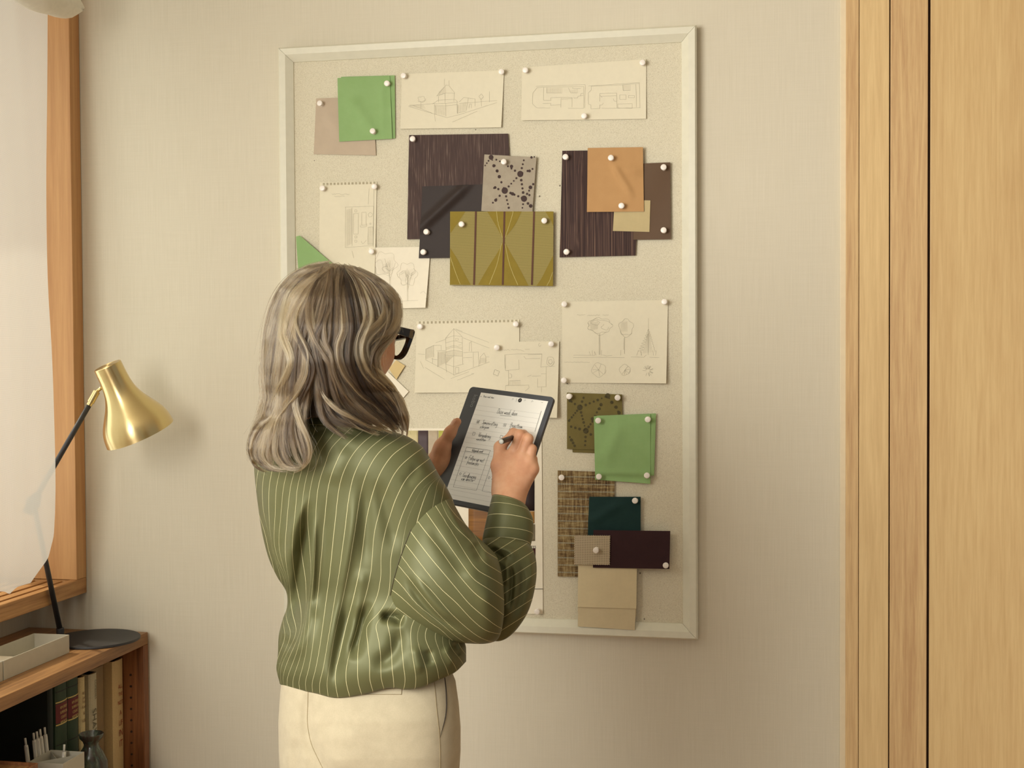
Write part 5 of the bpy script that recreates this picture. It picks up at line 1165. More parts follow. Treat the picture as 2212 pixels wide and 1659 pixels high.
def ringpt(R,a,folds=None):
    A,B,bu,dc,tn,tf=R; c,s=math.cos(a),math.sin(a)
    t=.5-.5*c*1.0; px=A[0]+(B[0]-A[0])*t; py=A[1]+(B[1]-A[1])*t
    e=abs(s)**.9
    if s>0: px+=bu[0]*e; py+=bu[1]*e
    d=dc-(tn if s>0 else -tf)*e
    if s>0 and folds: d+=fold_d(px,py,folds)*min(1,s*3)
    return px,py,d
def lerp_ring(S,t):
    n=len(S)-1; x=t*n; i=min(int(x),n-1); f=x-i
    def cr_(k):
        def g(idx): 
            r=S[max(0,min(n,idx))]; v=np.array([*r[0],*r[1],*r[2],r[3],r[4],r[5]]); return v
        return g(k)
    a,b,c,d=cr_(i-1),cr_(i),cr_(i+1),cr_(i+2)
    v=.5*((2*b)+(-a+c)*f+(2*a-5*b+4*c-d)*f*f+(-a+3*b-3*c+d)*f**3)
    return ((v[0],v[1]),(v[2],v[3]),(v[4],v[5]),v[6],v[7],v[8])
def sleeve():
    na=140; V=[];UV=[];Fa=[]
    for S,nr,uf in ((SRA,110,lambda x,y:u_upper(x,y)+.5),(SRB,90,u_fore)):
        b=len(V); PX=[]
        for j in range(nr+1):
            R=lerp_ring(S,j/nr)
            for i in range(na):
                a=2*math.pi*i/na; px,py,d=ringpt(R,a,SFOLDS if S is SRA else SFOLDB); V.append(Q(px,py,d)); PX.append((px,py))
        for j in range(nr):
            for i in range(na):
                q=(j*na+i,(j+1)*na+i,(j+1)*na+(i+1)%na,j*na+(i+1)%na); Fa.append(tuple(b+v for v in q)); UV+=[(uf(*PX[v]),0) for v in q]
    me=bpy.data.meshes.new('sleeve'); me.from_pydata([tuple(v) for v in V],[],Fa); me.update()
    l=me.uv_layers.new(name='UVMap'); l.data.foreach_set('uv',np.array(UV).ravel()); bch(link('sleeve',me,SAT.m))
SFOLDB=[]
def sfb(pts,amp,w0,w1=None): SFOLDB.append((spl(pts,40),amp,w0,w1 or w0))
sfb([(1062,1182),(1078,1200),(1096,1208)],.010,6); sfb([(1056,1172),(1078,1182),(1104,1192),(1112,1215)],-.006,7)
sfb([(1100,1215),(1106,1245),(1104,1285),(1098,1320)],.010,5); sfb([(1092,1212),(1096,1240),(1094,1270)],-.006,6)
sfb([(1120,1205),(1128,1245),(1124,1290),(1106,1345)],.008,8); sfb([(1142,1190),(1150,1230),(1146,1272)],-.005,8)
sleeve()
def tube_cloth(name,S,na,nr,ufun,thick=0):
    V=[];UVv=[]
    for j in range(nr+1):
        R=lerp_ring(S,j/nr)
        for i in range(na):
            a=2*math.pi*i/na; px,py,d=ringpt(R,a); V.append(Q(px,py,d)); UVv.append((ufun(j/nr,i/na,px,py),0))
    Fa=[];UV=[]
    for j in range(nr):
        for i in range(na):
            q=(j*na+i,(j+1)*na+i,(j+1)*na+(i+1)%na,j*na+(i+1)%na); Fa.append(q); UV+= [UVv[v] for v in q]
    me=bpy.data.meshes.new(name); me.from_pydata([tuple(v) for v in V],[],Fa); me.update()
    l=me.uv_layers.new(name='UVMap'); l.data.foreach_set('uv',np.array(UV).ravel()); o=link(name,me,SAT.m)
    if thick: m=o.modifiers.new('thickness','SOLIDIFY'); m.thickness=thick; m.offset=-1
    return bch(o)
CUF=[((1046,1182),(1140,1196),(0,-14),2.252,.034,.034),((1044,1165),(1146,1172),(2,-12),2.256,.036,.036),((1049,1140),(1150,1150),(4,-10),2.262,.037,.037),((1056,1108),(1149,1124),(5,-10),2.268,.036,.036),((1062,1084),(1140,1103),(4,-8),2.274,.034,.034),((1065,1071),(1132,1093),(3,-7),2.278,.0315,.031)]
tube_cloth('cuff',CUF,96,30,lambda t,s,px,py: 5.1*(1-t)+.2,.0016)
# left sleeve, reaching forward round to the tablet
LSV=[((610,990),(650,1130),(0,0),2.29,.03,.03),((580,1000),(610,1170),(0,0),2.36,.045,.06),((600,1060),(660,1260),(0,0),2.42,.05,.06),((660,1110),(720,1300),(0,0),2.47,.05,.06),((760,1080),(800,1250),(0,0),2.49,.05,.05),((850,1060),(880,1170),(0,0),2.49,.045,.04),((895,1040),(930,1110),(0,0),2.48,.036,.034),((908,1032),(948,1078),(0,0),2.470,.032,.031)]
tube_cloth('sleeve',LSV,72,60,lambda t,s,px,py: s*16)
# front edge and chest showing past the right shoulder
PLK=[((930,985),(905,1000),(0,0),2.235,.02,.05),((962,1035),(930,1050),(0,0),2.245,.02,.05),((978,1075),(950,1085),(0,0),2.25,.02,.05),((985,1105),(960,1120),(0,0),2.255,.02,.05),((978,1140),(955,1150),(0,0),2.25,.02,.04)]
# collar
COL_=[((655,893),(748,893),(0,4),2.222,.068,.06),((652,902),(752,904),(0,4),2.222,.074,.065),((646,912),(762,916),(0,4),2.222,.082,.07)]
tube_cloth('collar',COL_,90,12,lambda t,s,px,py: u_torso(px,920)+.3,.0015)
# seam cord where the sleeve is set in
def seam():
    pts=[]
    for k in range(60):
        a=math.pi*(k+.5)/60; px,py,d=ringpt(SR[0],a); pts.append(Q(px,py,d-.0008))
    bch(MB().tube(pts,.0009,6).build('armhole_seam',plain('dark_olive_seam',srgb(74,70,44),.7),smooth=True))
seam()
# ------------------------------------------------------------------ trousers
TR=Mat('cream_wool_trousers',srgb(208,196,162),.8,spec=.2,sheen=.2); v=TR.coord('Object'); a=TR.noise(v,900,2); b=TR.noise(v,400,2); n=TR.noise(v,60,4)
TR.color(TR.ramp(TR.math('ADD',TR.math('MULTIPLY',TR.math('ADD',a,b),.25),TR.math('MULTIPLY',n,.5)),[(.25,srgb(172,161,134)),(.7,srgb(190,179,151))])); TR.bump(n,.12,.0005)
TF=[]
def tfold(pts,amp,w0,w1=None): TF.append((spl(pts,40),amp,w0,w1 or w0))
tfold([(664,1480),(663,1530),(664,1570),(672,1610),(690,1650),(712,1700)],.012,12,20)
tfold([(735,1560),(740,1620),(730,1680)],-.006,50)
tfold([(630,1590),(640,1640),(650,1690)],.006,18)
tfold([(612,1530),(625,1600),(622,1690)],-.004,10)
def trousers():
    na=200; ys=np.linspace(1400,1790,100); V=[]
    for y in ys:
        l=np.interp(y,[1400,1470,1500,1560,1620,1700,1790],[622,608,605,601,602,606,606]); r=np.interp(y,[1400,1440,1470,1520,1570,1620,1700,1790],[960,972,984,991,995,995,990,985])
        Dc=2.235; Tk=np.interp(y,[1400,1470,1560,1640,1700,1790],[.080,.098,.118,.120,.112,.095])
        for i in range(na):
            a=2*math.pi*i/na; c,s=math.cos(a),math.sin(a); px=(l+r)/2+(r-l)/2*math.copysign(abs(c)**.92,c); d=Dc-Tk*math.copysign(abs(s)**.8,s)-.035*c
            if s>0: d+=fold_d(px,y,TF)*min(1,s*3)
            V.append(Q(px,y,d))
    Fa=[(j*na+i,j*na+(i+1)%na,(j+1)*na+(i+1)%na,(j+1)*na+i) for j in range(len(ys)-1) for i in range(na)]
    # legs
    hip=Q(797,1790,2.235); b0=len(V); n=40
    for s in (-1,1):
        b=len(V); z0=hip[2]+.03; zs=np.linspace(z0,.075,24)
        for z in zs:
            t=(z0-z)/(z0-.07); cx=hip+cr*(s*(.073-.008*t)); rx=.080-.004*t; ry=.092-.022*t
            for i in range(n):
                a=2*math.pi*i/n; p=cx+cr*(rx*math.cos(a))+cf*(ry*math.sin(a)-.01*t); V.append(np.array([p[0],p[1],z]))
        Fa+=[(b+j*n+i,b+(j+1)*n+i,b+(j+1)*n+(i+1)%n,b+j*n+(i+1)%n) for j in range(23) for i in range(n)]
    o=mesh('trousers',V,Fa,TR.m); pchild(o); return o
TRO=trousers()
def tsurf(px,py):
    y=py; l=np.interp(y,[1400,1470,1500,1560,1620,1700,1790],[622,608,605,601,602,606,606]); r=np.interp(y,[1400,1440,1470,1520,1570,1620,1700,1790],[960,972,984,991,995,995,990,985])
    q=np.clip((px-(l+r)/2)/((r-l)/2),-1,1); c=math.copysign(abs(q)**(1/.92),q); s=math.sqrt(max(0,1-c*c)); Tk=np.interp(y,[1400,1470,1560,1640,1700,1790],[.080,.098,.118,.120,.112,.095])
    return 2.235-Tk*s**.8-.035*c+fold_d(px,y,TF)*min(1,s*3)
def tline(name,pts,r,mat,off=.0004):
    p=spl(pts,40); o=MB().tube([Q(x,y,tsurf(x,y)-off) for x,y in p],r,6).build(name,mat,smooth=True); o.parent=TRO
SEAM=plain('trouser_seam_shadow',srgb(150,136,104),.9); SLIT=plain('pocket_lining',srgb(46,38,28),.9)
tline('centre_seam',[(666,1470),(665,1520),(664,1560),(672,1605),(690,1645),(700,1665)],.0007,SEAM)
tline('side_seam',[(938,1470),(943,1530),(950,1600),(951,1680)],.0005,SEAM)
for q in (((776,1500),(867,1500)),((867,1500),(868,1487)),((820,1489),(868,1487))): tline('pocket_welt',q,.0006,SEAM)
p=spl([(960,1455),(964,1500),(963,1545),(950,1596)],40); V=[];Fa=[]
for k,(x,y) in enumerate(p):
    w=1.6*math.sin(math.pi*min(1,(k+6)/46)); V+=[Q(x-w,y,tsurf(x,y)-.0008),Q(x+w,y,tsurf(x,y)-.0008)]
o=mesh('pocket_opening',V,[(2*k,2*k+2,2*k+3,2*k+1) for k in range(39)],SLIT); o.parent=TRO
# shoes
for s in (-1,1):
    c=Q(797,1790,2.235)+cr*s*.065-cf*.012; c[2]=.0
    L=[('c',c+np.array([0,0,.042]),c+cf*.12+np.array([0,0,.030]),.036,.034,.02),('c',c+cf*.12+np.array([0,0,.030]),c+cf*.18+np.array([0,0,.024]),.034,.024,.02)]
    for i in range(len(L)): L[i]=L[i]
    lo,hi=bounds(L); v_,f_=nets(L,lo,hi,.006); v_[:,2]=np.maximum(v_[:,2],.001); o=mesh('shoe',v_,f_,plain('brown_shoe_leather',srgb(84,58,40),.4)); pchild(o)
# ------------------------------------------------------------------ hair
def tagless(o): return o
ROWL=np.array([(566,722),(572,690),(580,655),(600,628),(624,607),(683,588),(731,578),(797,576),(832,578),(852,585),(900,578),(930,549),(969,539),(995,549),(1015,575),(1023,598)],float)
ROWR=np.array([(566,724),(572,745),(580,780),(600,830),(620,855),(650,867),(715,867),(735,850),(750,826),(800,823),(813,828),(832,846),(865,866),(897,880),(943,884)],float)
def env(px,py):
    """depth of the near side of the hair mass at a pixel"""
    l=np.interp(py,ROWL[:,0],ROWL[:,1]); r=max(np.interp(py,ROWR[:,0],ROWR[:,1]),862 if 720<py<840 else 0)
    t=np.clip((px-(l+r)/2)/((r-l)/2+6),-1,1)
    T=np.interp(py,[566,575,600,640,700,780,860,930,1020],[.012,.045,.078,.105,.120,.114,.095,.070,.050]); Dc=np.interp(py,[566,700,800,870,930,1020],[2.205,2.20,2.195,2.19,2.175,2.155])
    return Dc-T*math.sqrt(max(0,1-t*t))-.010*t
KG=[[(712,572),(668,582),(628,606),(602,645),(587,695),(579,750),(576,810),(579,855),(566,905),(547,950),(542,985),(556,1010),(585,1020)],
[(714,572),(680,588),(643,617),(616,662),(600,715),(590,775),(584,830),(590,870),(578,915),(562,955),(558,990),(580,1014),(612,1021)],
[(716,572),(690,594),(660,630),(636,680),(620,735),(612,790),(606,840),(606,885),(592,930),(584,970),(594,1003),(622,1017),(650,1016)],
[(718,572),(700,600),(678,640),(658,695),(645,750),(642,800),(640,850),(628,895),(620,935),(624,975),(640,1003),(655,1010),(666,992)],
[(720,572),(710,605),(695,650),(680,705),(668,755),(664,805),(660,850),(651,890),(652,925),(663,955),(668,985),(662,1008),(644,1017)],
[(722,572),(716,610),(708,660),(698,715),(688,765),(690,815),(700,855),(708,885),(722,905),(745,917),(775,925),(800,930)],
[(724,572),(724,612),(725,665),(725,720),(722,770),(728,815),(750,860),(782,893),(812,915),(838,930),(855,937)],
[(728,572),(742,610),(752,660),(760,715),(765,765),(776,810),(798,850),(825,883),(845,908),(860,928),(868,940)],
[(735,573),(762,603),(780,650),(790,705),(790,750),(787,790),(797,825),(822,858),(848,885),(866,912),(875,938)],
[(745,575),(788,605),(812,645),(824,690),(820,735),(808,765),(801,795),(810,825),(836,850),(860,878),(875,908),(879,940)],
[(755,577),(808,603),(840,640),(853,680),(846,715),(828,738),(812,760),(808,790),(814,815),(834,836),(858,862),(873,892),(878,930)],
[(762,580),(822,607),(854,634),(865,665),(865,700),(858,722),(842,733),(826,744),(816,762),(812,790),(816,812),(832,832),(850,850)]]
for q_ in (9,10,11): KG[q_]=[(x-(5 if y>720 and y<850 else 2),y) for x,y in KG[q_]]
KG=[spl(k,32) for k in KG]; NK=len(KG)
# tone of the locks from left to right: 1 pale, 0 dark
TONE=[.50,.56,.54,.38,.42,.34,.38,.32,.46,.58,.64,.48]
pal=[np.array(srgb(*c)[:3]) for c in ((24,17,12),(52,41,30),(90,75,56),(124,108,82),(154,139,108))]
def tone_col(t):
    t=np.clip(t,0,.999)*4; i=int(t); f=t-i; return pal[i]*(1-f)+pal[i+1]*f
def hair():
    C=[];COLR=[];RAD=[];ns=26
    r=np.random.default_rng(5)
    def emit(path,tone,rad,d_off,d=None):
        # path: n x 2 px
        if d is None: d=np.array([env(x,y) for x,y in path])
        C.append(np.stack([Q(x,y,max(q+o_,1.9)) for (x,y),q,o_ in zip(path,d,d_off)])); COLR.append(tone_col(tone)); RAD.append(rad)
    nl=120
    for k in range(nl):
        g=(k+.5)/nl*(NK-1)+r.uniform(-.15,.15); g=min(max(g,0),NK-1.001); i=int(g); f=g-i
        base=KG[i]*(1-f)+KG[i+1]*f
        if i==4:     # where the hair parts between the left curl and the right sweep
            q_=0 if f<.3 else min(1,.25+f); base=KG[4]*(1-q_)+KG[5]*q_
        w=r.uniform(4,8)*(.6 if g>9 else 1); lt=TONE[i]*(1-f)+TONE[i+1]*f+r.normal(0,.13); lift=-r.uniform(0,.012)
        t=np.linspace(0,1,32); ph=r.uniform(0,6.28); am=r.uniform(1.5,7.5)*(.35 if g>9 else 1); e0=r.uniform(.84,1.0)
        swirl=am*np.sin(t*r.uniform(8,13)+ph)*t**1.3
        rootj=r.normal(0,9)*np.exp(-t*9)
        tan=np.gradient(base,axis=0); nrm=np.stack([-tan[:,1],tan[:,0]],1); nrm/=np.linalg.norm(nrm,axis=1)[:,None]+1e-9
        ctr=base+nrm*swirl[:,None]; ctr[:,0]+=rootj
        prof=(.3+1.0*np.sin(np.pi*np.clip(t*.9+.08,0,1))**.7)*np.where(t>.8,1-(t-.8)*2.4,1)
        for c_ in range(7):
            a0=r.uniform(-1,1); b0=r.uniform(-1,1); ct=lt+r.normal(0,.17); ca=r.uniform(.8,3.6); cfq=r.uniform(9,18); cph=r.uniform(0,6.28); cl=-r.uniform(0,.005)
            for s in range(14):
                a=a0+r.normal(0,.24); b=b0+r.normal(0,.3); st=r.uniform(0,.06); en=e0*r.uniform(.9,1)
                tt=np.linspace(st,en,ns); c=np.stack([np.interp(tt,t,ctr[:,q]) for q in (0,1)],1); n_=np.stack([np.interp(tt,t,nrm[:,q]) for q in (0,1)],1); pf=np.interp(tt,t,prof)
                wv=ca*np.sin(tt*cfq+cph)*tt+.5*np.sin(tt*r.uniform(10,22)+r.uniform(0,6.28))*tt
                p=c+n_*(a*w*pf*1.3+wv+r.normal(0,.3))[:,None]
                do=lift+cl+(.004-.006*(1-min(a*a,1)))*pf+b*.002-.0012*np.sin(tt*cfq+cph+1)
                emit(p,ct+r.normal(0,.07),.00026 if r.random()<.5 else .00034,do)
    # waved locks lying on top
    HERO=[(.80,5,[(712,577),(660,598),(626,634),(615,668),(611,698),(611,726),(621,752),(628,775),(624,797),(600,845),(585,884),(585,924),(600,974)]),
     (.70,5,[(716,577),(685,600),(658,634),(637,668),(632,698),(643,729),(658,760),(658,790),(655,810),(637,848),(614,877),(594,907),(587,949),(588,982),(610,1007),(630,1016)]),
     (.58,5,[(718,578),(690,600),(671,637),(668,683),(677,721),(698,760),(714,783),(717,798),(727,832),(736,865),(756,890),(781,914),(806,924)]),
     (.42,5,[(722,578),(726,600),(717,652),(701,691),(698,714),(703,744),(714,767),(719,806),(740,850),(775,890),(815,918),(850,935)]),
     (.60,5,[(730,580),(737,621),(741,668),(744,714),(734,744),(734,775),(744,806),(756,823),(781,854),(814,877),(839,907),(853,932)]),
     (.72,6,[(738,582),(764,598),(791,652),(795,691),(780,729),(775,760),(783,790),(798,815),(831,845),(856,877),(873,907),(880,940)]),
     (.74,6,[(745,582),(790,600),(821,621),(837,660),(829,691),(800,721),(787,744),(792,775),(806,798),(831,820),(856,849),(872,884),(878,924)]),
     (.66,5,[(770,588),(820,612),(855,645),(859,665),(857,691),(842,717),(814,732),(795,752),(795,775),(800,800)]),
     (.75,4,[(650,800),(639,840),(637,874),(647,910),(662,941),(670,971),(665,996),(650,1014),(634,1021)]),
     (.62,3,[(600,860),(585,897),(560,917),(543,949),(540,979),(552,1007),(577,1019)]),
     (.72,3,[(690,820),(697,849),(722,879),(756,899),(798,920),(831,932)]),
     (.22,6,[(718,580),(712,640),(700,690),(684,730),(690,780),(702,830),(712,880),(740,908),(780,925)]),
     (.20,6,[(735,580),(752,640),(762,700),(756,750),(756,790),(775,835),(805,872),(835,905),(850,930)]),
     (.24,4,[(655,650),(645,700),(652,740),(672,785),(670,820),(655,855),(640,890),(640,930)]),
     (.62,4,[(840,835),(862,860),(874,890),(880,920),(879,944)]),(.50,4,[(820,818),(845,842),(862,872),(868,905),(870,940)])]
    for tone,wd_,pts in HERO:
        for c2 in range(4):
            B=spl(pts,32); t=np.linspace(0,1,32); tan=np.gradient(B,axis=0); nr=np.stack([-tan[:,1],tan[:,0]],1); nr/=np.linalg.norm(nr,axis=1)[:,None]+1e-9
            B=B+nr*((c2-1.5)*wd_*.8*(.35+.65*np.sin(np.pi*np.clip(t+.1,0,1))))[:,None]; ct=tone+r.normal(0,.09); lf=-.0165-r.uniform(0,.007); cp=r.uniform(0,6.28)
            for s in range(44):
                a=r.normal(0,.5); st=r.uniform(0,.12); en=r.uniform(.88,1); tt=np.linspace(st,en,ns); c=np.stack([np.interp(tt,t,B[:,q]) for q in (0,1)],1); n_=np.stack([np.interp(tt,t,nr[:,q]) for q in (0,1)],1)
                pf=np.where(tt>.75,1-(tt-.75)*2.6,1)*(.4+.6*np.sin(np.pi*np.clip(tt+.15,0,1)))
                p=c+n_*(a*wd_*pf+1.1*np.sin(tt*12+cp)*tt+.4*np.sin(tt*23+a*5))[:,None]
                emit(p,ct+r.normal(0,.08),.00022 if s%3 else .00032,lf*np.sin(np.pi*np.clip(tt*.85+.1,0,1))+.003*min(a*a,1)+r.normal(0,.0008))
    # stray hairs
    for k in range(1700):
        g=r.uniform(0,NK-1.01); i=int(g); f=g-i; base=KG[i]*(1-f)+KG[i+1]*f
        if i==4: base=KG[4]
        st=r.uniform(0,.6); en=min(1,st+r.uniform(.2,.45)); tt=np.linspace(st,en,ns); c=np.stack([np.interp(tt,np.linspace(0,1,32),base[:,q]) for q in (0,1)],1)
        off=r.normal(0,7); q=np.linspace(0,1,ns); p=c+np.stack([off+q*q*r.normal(0,9),r.normal(0,3)+q*q*r.normal(0,6)],1)
        emit(p,r.uniform(.3,1),.00016,-.004-q*r.uniform(0,.015))
    # wisps that leave the outline
    for k in range(260):
        i=r.choice([0,0,0,1,2,10,11]); base=KG[i]; st=r.uniform(0,.75); en=min(1,st+r.uniform(.12,.3)); tt=np.linspace(st,en,ns); c=np.stack([np.interp(tt,np.linspace(0,1,32),base[:,q]) for q in (0,1)],1)
        q=np.linspace(0,1,ns); sgn=-1 if i<3 else 1; p=c+np.stack([sgn*(q**1.5)*r.uniform(1,9),-q*r.uniform(0,4)],1); emit(p,r.uniform(.5,1),.00014,-.002+0*q)
    # far side of the head, left and front
    for k in range(1500):
        g=r.uniform(0,3.2) if k%3 else r.uniform(8.5,10.8); i=int(g); f=g-i; base=KG[i]*(1-f)+KG[i+1]*f; tt=np.linspace(0,r.uniform(.6,.8),ns); c=np.stack([np.interp(tt,np.linspace(0,1,32),base[:,q]) for q in (0,1)],1)
        u=r.uniform(.0,1.0); near=np.array([env(x,y) for x,y in c]); T=np.interp(c[:,1],[566,600,700,800,900],[.0,.06,.10,.09,.06])
        d=near+(2*T*.55)*u; 
        p=c.copy(); 
        if i<5: p[:,0]+=u*10*np.linspace(0,1,ns)
        emit(p,r.uniform(.3,.8),.0004,0*tt,d)
    n=len(C); hc=bpy.data.hair_curves.new('hair'); hc.add_curves([ns]*n)
    hc.position_data.foreach_set('vector',np.concatenate(C).astype(np.float32).ravel())
    rad=hc.attributes.get('radius') or hc.attributes.new('radius','FLOAT','POINT'); taper=np.linspace(1,.45,ns); rad.data.foreach_set('value',np.concatenate([taper*q for q in RAD]).astype(np.float32))
    ca=hc.attributes.new('tint','FLOAT_COLOR','CURVE'); ca.data.foreach_set('color',np.concatenate([np.r_[c,1] for c in COLR]).astype(np.float32))
    m=bpy.data.materials.new('grey_blonde_hair'); m.use_nodes=True; N=m.node_tree.nodes; L=m.node_tree.links; N.clear(); out=N.new('ShaderNodeOutputMaterial'); h=N.new('ShaderNodeBsdfHairPrincipled'); h.model='CHIANG'; h.parametrization='COLOR'
    at=N.new('ShaderNodeAttribute'); at.attribute_name='tint'; L.new(at.outputs['Color'],h.inputs['Color']); h.inputs['Roughness'].default_value=.32; h.inputs['Radial Roughness'].default_value=.45
    L.new(h.outputs[0],out.inputs[0]); hc.materials.append(m); o=bpy.data.objects.new('hair',hc); COL.objects.link(o); pchild(o)
    return o
HAIR=hair()
def hair_core():
    ys=np.r_[np.linspace(572,600,8),np.linspace(606,902,56)]; na=80; V=[]
    for y in ys:
        l=np.interp(y,ROWL[:,0],ROWL[:,1])+9; r_=np.interp(y,ROWR[:,0],ROWR[:,1])-9
        if y<590: l+=4; r_-=4
        if y>850: l=max(l,600+(y-850)*.55)
        if y>815: r_=min(r_,np.interp(y,[815,850,936],[806,806,830]))
        if y>860: r_=min(r_,800)
        T=np.interp(y,[566,575,600,640,700,780,860,930,1020],[.012,.04,.070,.096,.110,.103,.082,.055,.04]); Dc=np.interp(y,[566,700,800,870,930],[2.205,2.20,2.195,2.19,2.175])
        for i in range(na):
            a=2*math.pi*i/na; c,s=math.cos(a),math.sin(a); Tf=T if s>0 else T*.42*(1 if y>650 else 2)
            if y>870 and s<=0: Tf=T*.3
            V.append(Q((l+r_)/2+(r_-l)/2*c,y,Dc-Tf*s-.010*c))
    Fa=[(j*na+i,j*na+(i+1)%na,(j+1)*na+(i+1)%na,(j+1)*na+i) for j in range(len(ys)-1) for i in range(na)]+[tuple(range(na))[::-1],tuple((len(ys)-1)*na+k for k in range(na))]
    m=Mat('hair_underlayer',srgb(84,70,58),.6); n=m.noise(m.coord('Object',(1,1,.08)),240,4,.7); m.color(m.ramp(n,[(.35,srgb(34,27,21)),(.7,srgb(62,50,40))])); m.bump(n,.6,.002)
    o=mesh('hair_underlayer',V,Fa,m.m); o.parent=HAIR
hair_core()
# ------------------------------------------------------------------ eyeglasses
def glasses():
    root=empty('eyeglasses',Vector(hp(0,.104,-.004))); tag(root,'black cat eye glasses with thick frames on the woman\'s face','eyeglasses')
    AC=Mat('black_acetate',srgb(22,18,18),.12,spec=.6).m
    GL=clear_glass('clear_spectacle_lens')
    def loop(s,k):
        # outline round one lens in (right, up) ; k=0 outer, 1 inner
        o_=[(.008,.010),(.012,.0165),(.030,.0185),(.050,.0215),(.0645,.0255),(.0690,.0225),(.0665,.010),(.0590,-.012),(.0500,-.0215),(.0370,-.0250),(.0220,-.0215),(.0120,-.0100)]
        i_=[(.0145,.0055),(.0175,.0095),(.0290,.0105),(.0420,.0115),(.0520,.0115),(.0545,.0085),(.0535,.0010),(.0485,-.0100),(.0420,-.0165),(.0350,-.0185),(.0255,-.0160),(.0170,-.0070)]
        p=(o_,i_)[k]; q=spl(p+[p[0]],61)[:-1]; return [(s*x,y) for x,y in q]
    for s in (1,-1):
        O,I=loop(s,0),loop(s,1); n=len(O); V=[]
        for L,f in ((O,.0038),(I,.0038),(I,-.0038),(O,-.0038)):
            for x,y in L: V.append(hp(x,.103+f-.35*x*x*4,y-.002))
        Fa=[]
        for q in range(4):
            for i in range(n): Fa.append((q*n+i,q*n+(i+1)%n,((q+1)%4)*n+(i+1)%n,((q+1)%4)*n+i))
        o=mesh('rim',V,Fa,AC); b=o.modifiers.new('bevel','BEVEL'); b.width=.0009; b.segments=3; b.limit_method='ANGLE'; keep(o,root)
        c=hp(s*.036,.103-.0018,-.004); V=[c]+[hp(x,.103-.35*x*x*4,y-.002) for x,y in I]; keep(mesh('lens',V,[(0,1+i,1+(i+1)%n) for i in range(n)],GL),root)
        # temple arm
        a=[hp(s*.0665,.0985,.016),hp(s*.0715,.085,.014),hp(s*.0745,.04,.010),hp(s*.0765,.0,.005),hp(s*.0755,-.018,-.008),hp(s*.073,-.030,-.024)]
        V=[];m_=len(a)
        for i,p in enumerate(a):
            hgt=(.0085,.0075,.0055,.0050,.0048,.0045)[i]; dd=UH
            for sx,sy in ((-1,-1),(1,-1),(1,1),(-1,1)): V.append(p+RH*s*sx*.0017+dd*sy*hgt)
        Fa=[(i*4+k,i*4+(k+1)%4,(i+1)*4+(k+1)%4,(i+1)*4+k) for i in range(m_-1) for k in range(4)]+[(3,2,1,0),tuple((m_-1)*4+k for k in range(4))]
        o=mesh('temple_arm',V,Fa,AC,smooth=False); b=o.modifiers.new('bevel','BEVEL'); b.width=.0012; b.segments=3; keep(o,root)
        for dx in (-.0014,.0014):
            r_=MB().lathe([(.0001,-.0006),(.0007,-.0005),(.0007,.0005),(.0001,.0006)],o=Vector(hp(s*(.0600+dx),.0955,.0165)),R=Vector(FW).to_track_quat('Z','Y').to_matrix(),n=10,cap=False).build('rivet',M['gold_leaf'],smooth=True); keep(r_,root)
    keep(MB().tube([hp(.011,.104,.008),hp(.0,.106,.0095),hp(-.011,.104,.008)],.0032,10).build('bridge',AC,smooth=True),root)
glasses()
# ------------------------------------------------------------------ tablet
TC=Q(1061,970,2.385); TX=camv(.153,.019,-.116); TX/=np.linalg.norm(TX); TY=-camv(-.072,.206,-.061); TY-=TX*(TY@TX); TY/=np.linalg.norm(TY); TN=np.cross(TX,TY)   # TN towards the viewer
if TN@cf>0: TN=-TN
TW,TH=.193,.2275
def tp(x,y,z=0): return TC+TX*x+TY*y+TN*z
def rrect(w,h,r,n=6,cx=0,cy=0):
    out=[]
    for sx,sy,a0 in ((1,1,0),(-1,1,90),(-1,-1,180),(1,-1,270)):
        for k in range(n+1):
            a=math.radians(a0+90*k/n); out.append((cx+sx*(w/2-r)+r*math.cos(a),cy+sy*(h/2-r)+r*math.sin(a)))
    return out
def slab(name,out,z0,z1,mat,parent,bev=0):
    n=len(out); V=[tp(x,y,z0) for x,y in out]+[tp(x,y,z1) for x,y in out]
    Fa=[(i,(i+1)%n,n+(i+1)%n,n+i) for i in range(n)]+[tuple(range(n))[::-1],tuple(range(n,2*n))]
    o=mesh(name,V,Fa,mat,smooth=False)
    if bev: b=o.modifiers.new('bevel','BEVEL'); b.width=bev; b.segments=3; b.limit_method='ANGLE'
    if parent: keep(o,parent)
    return o
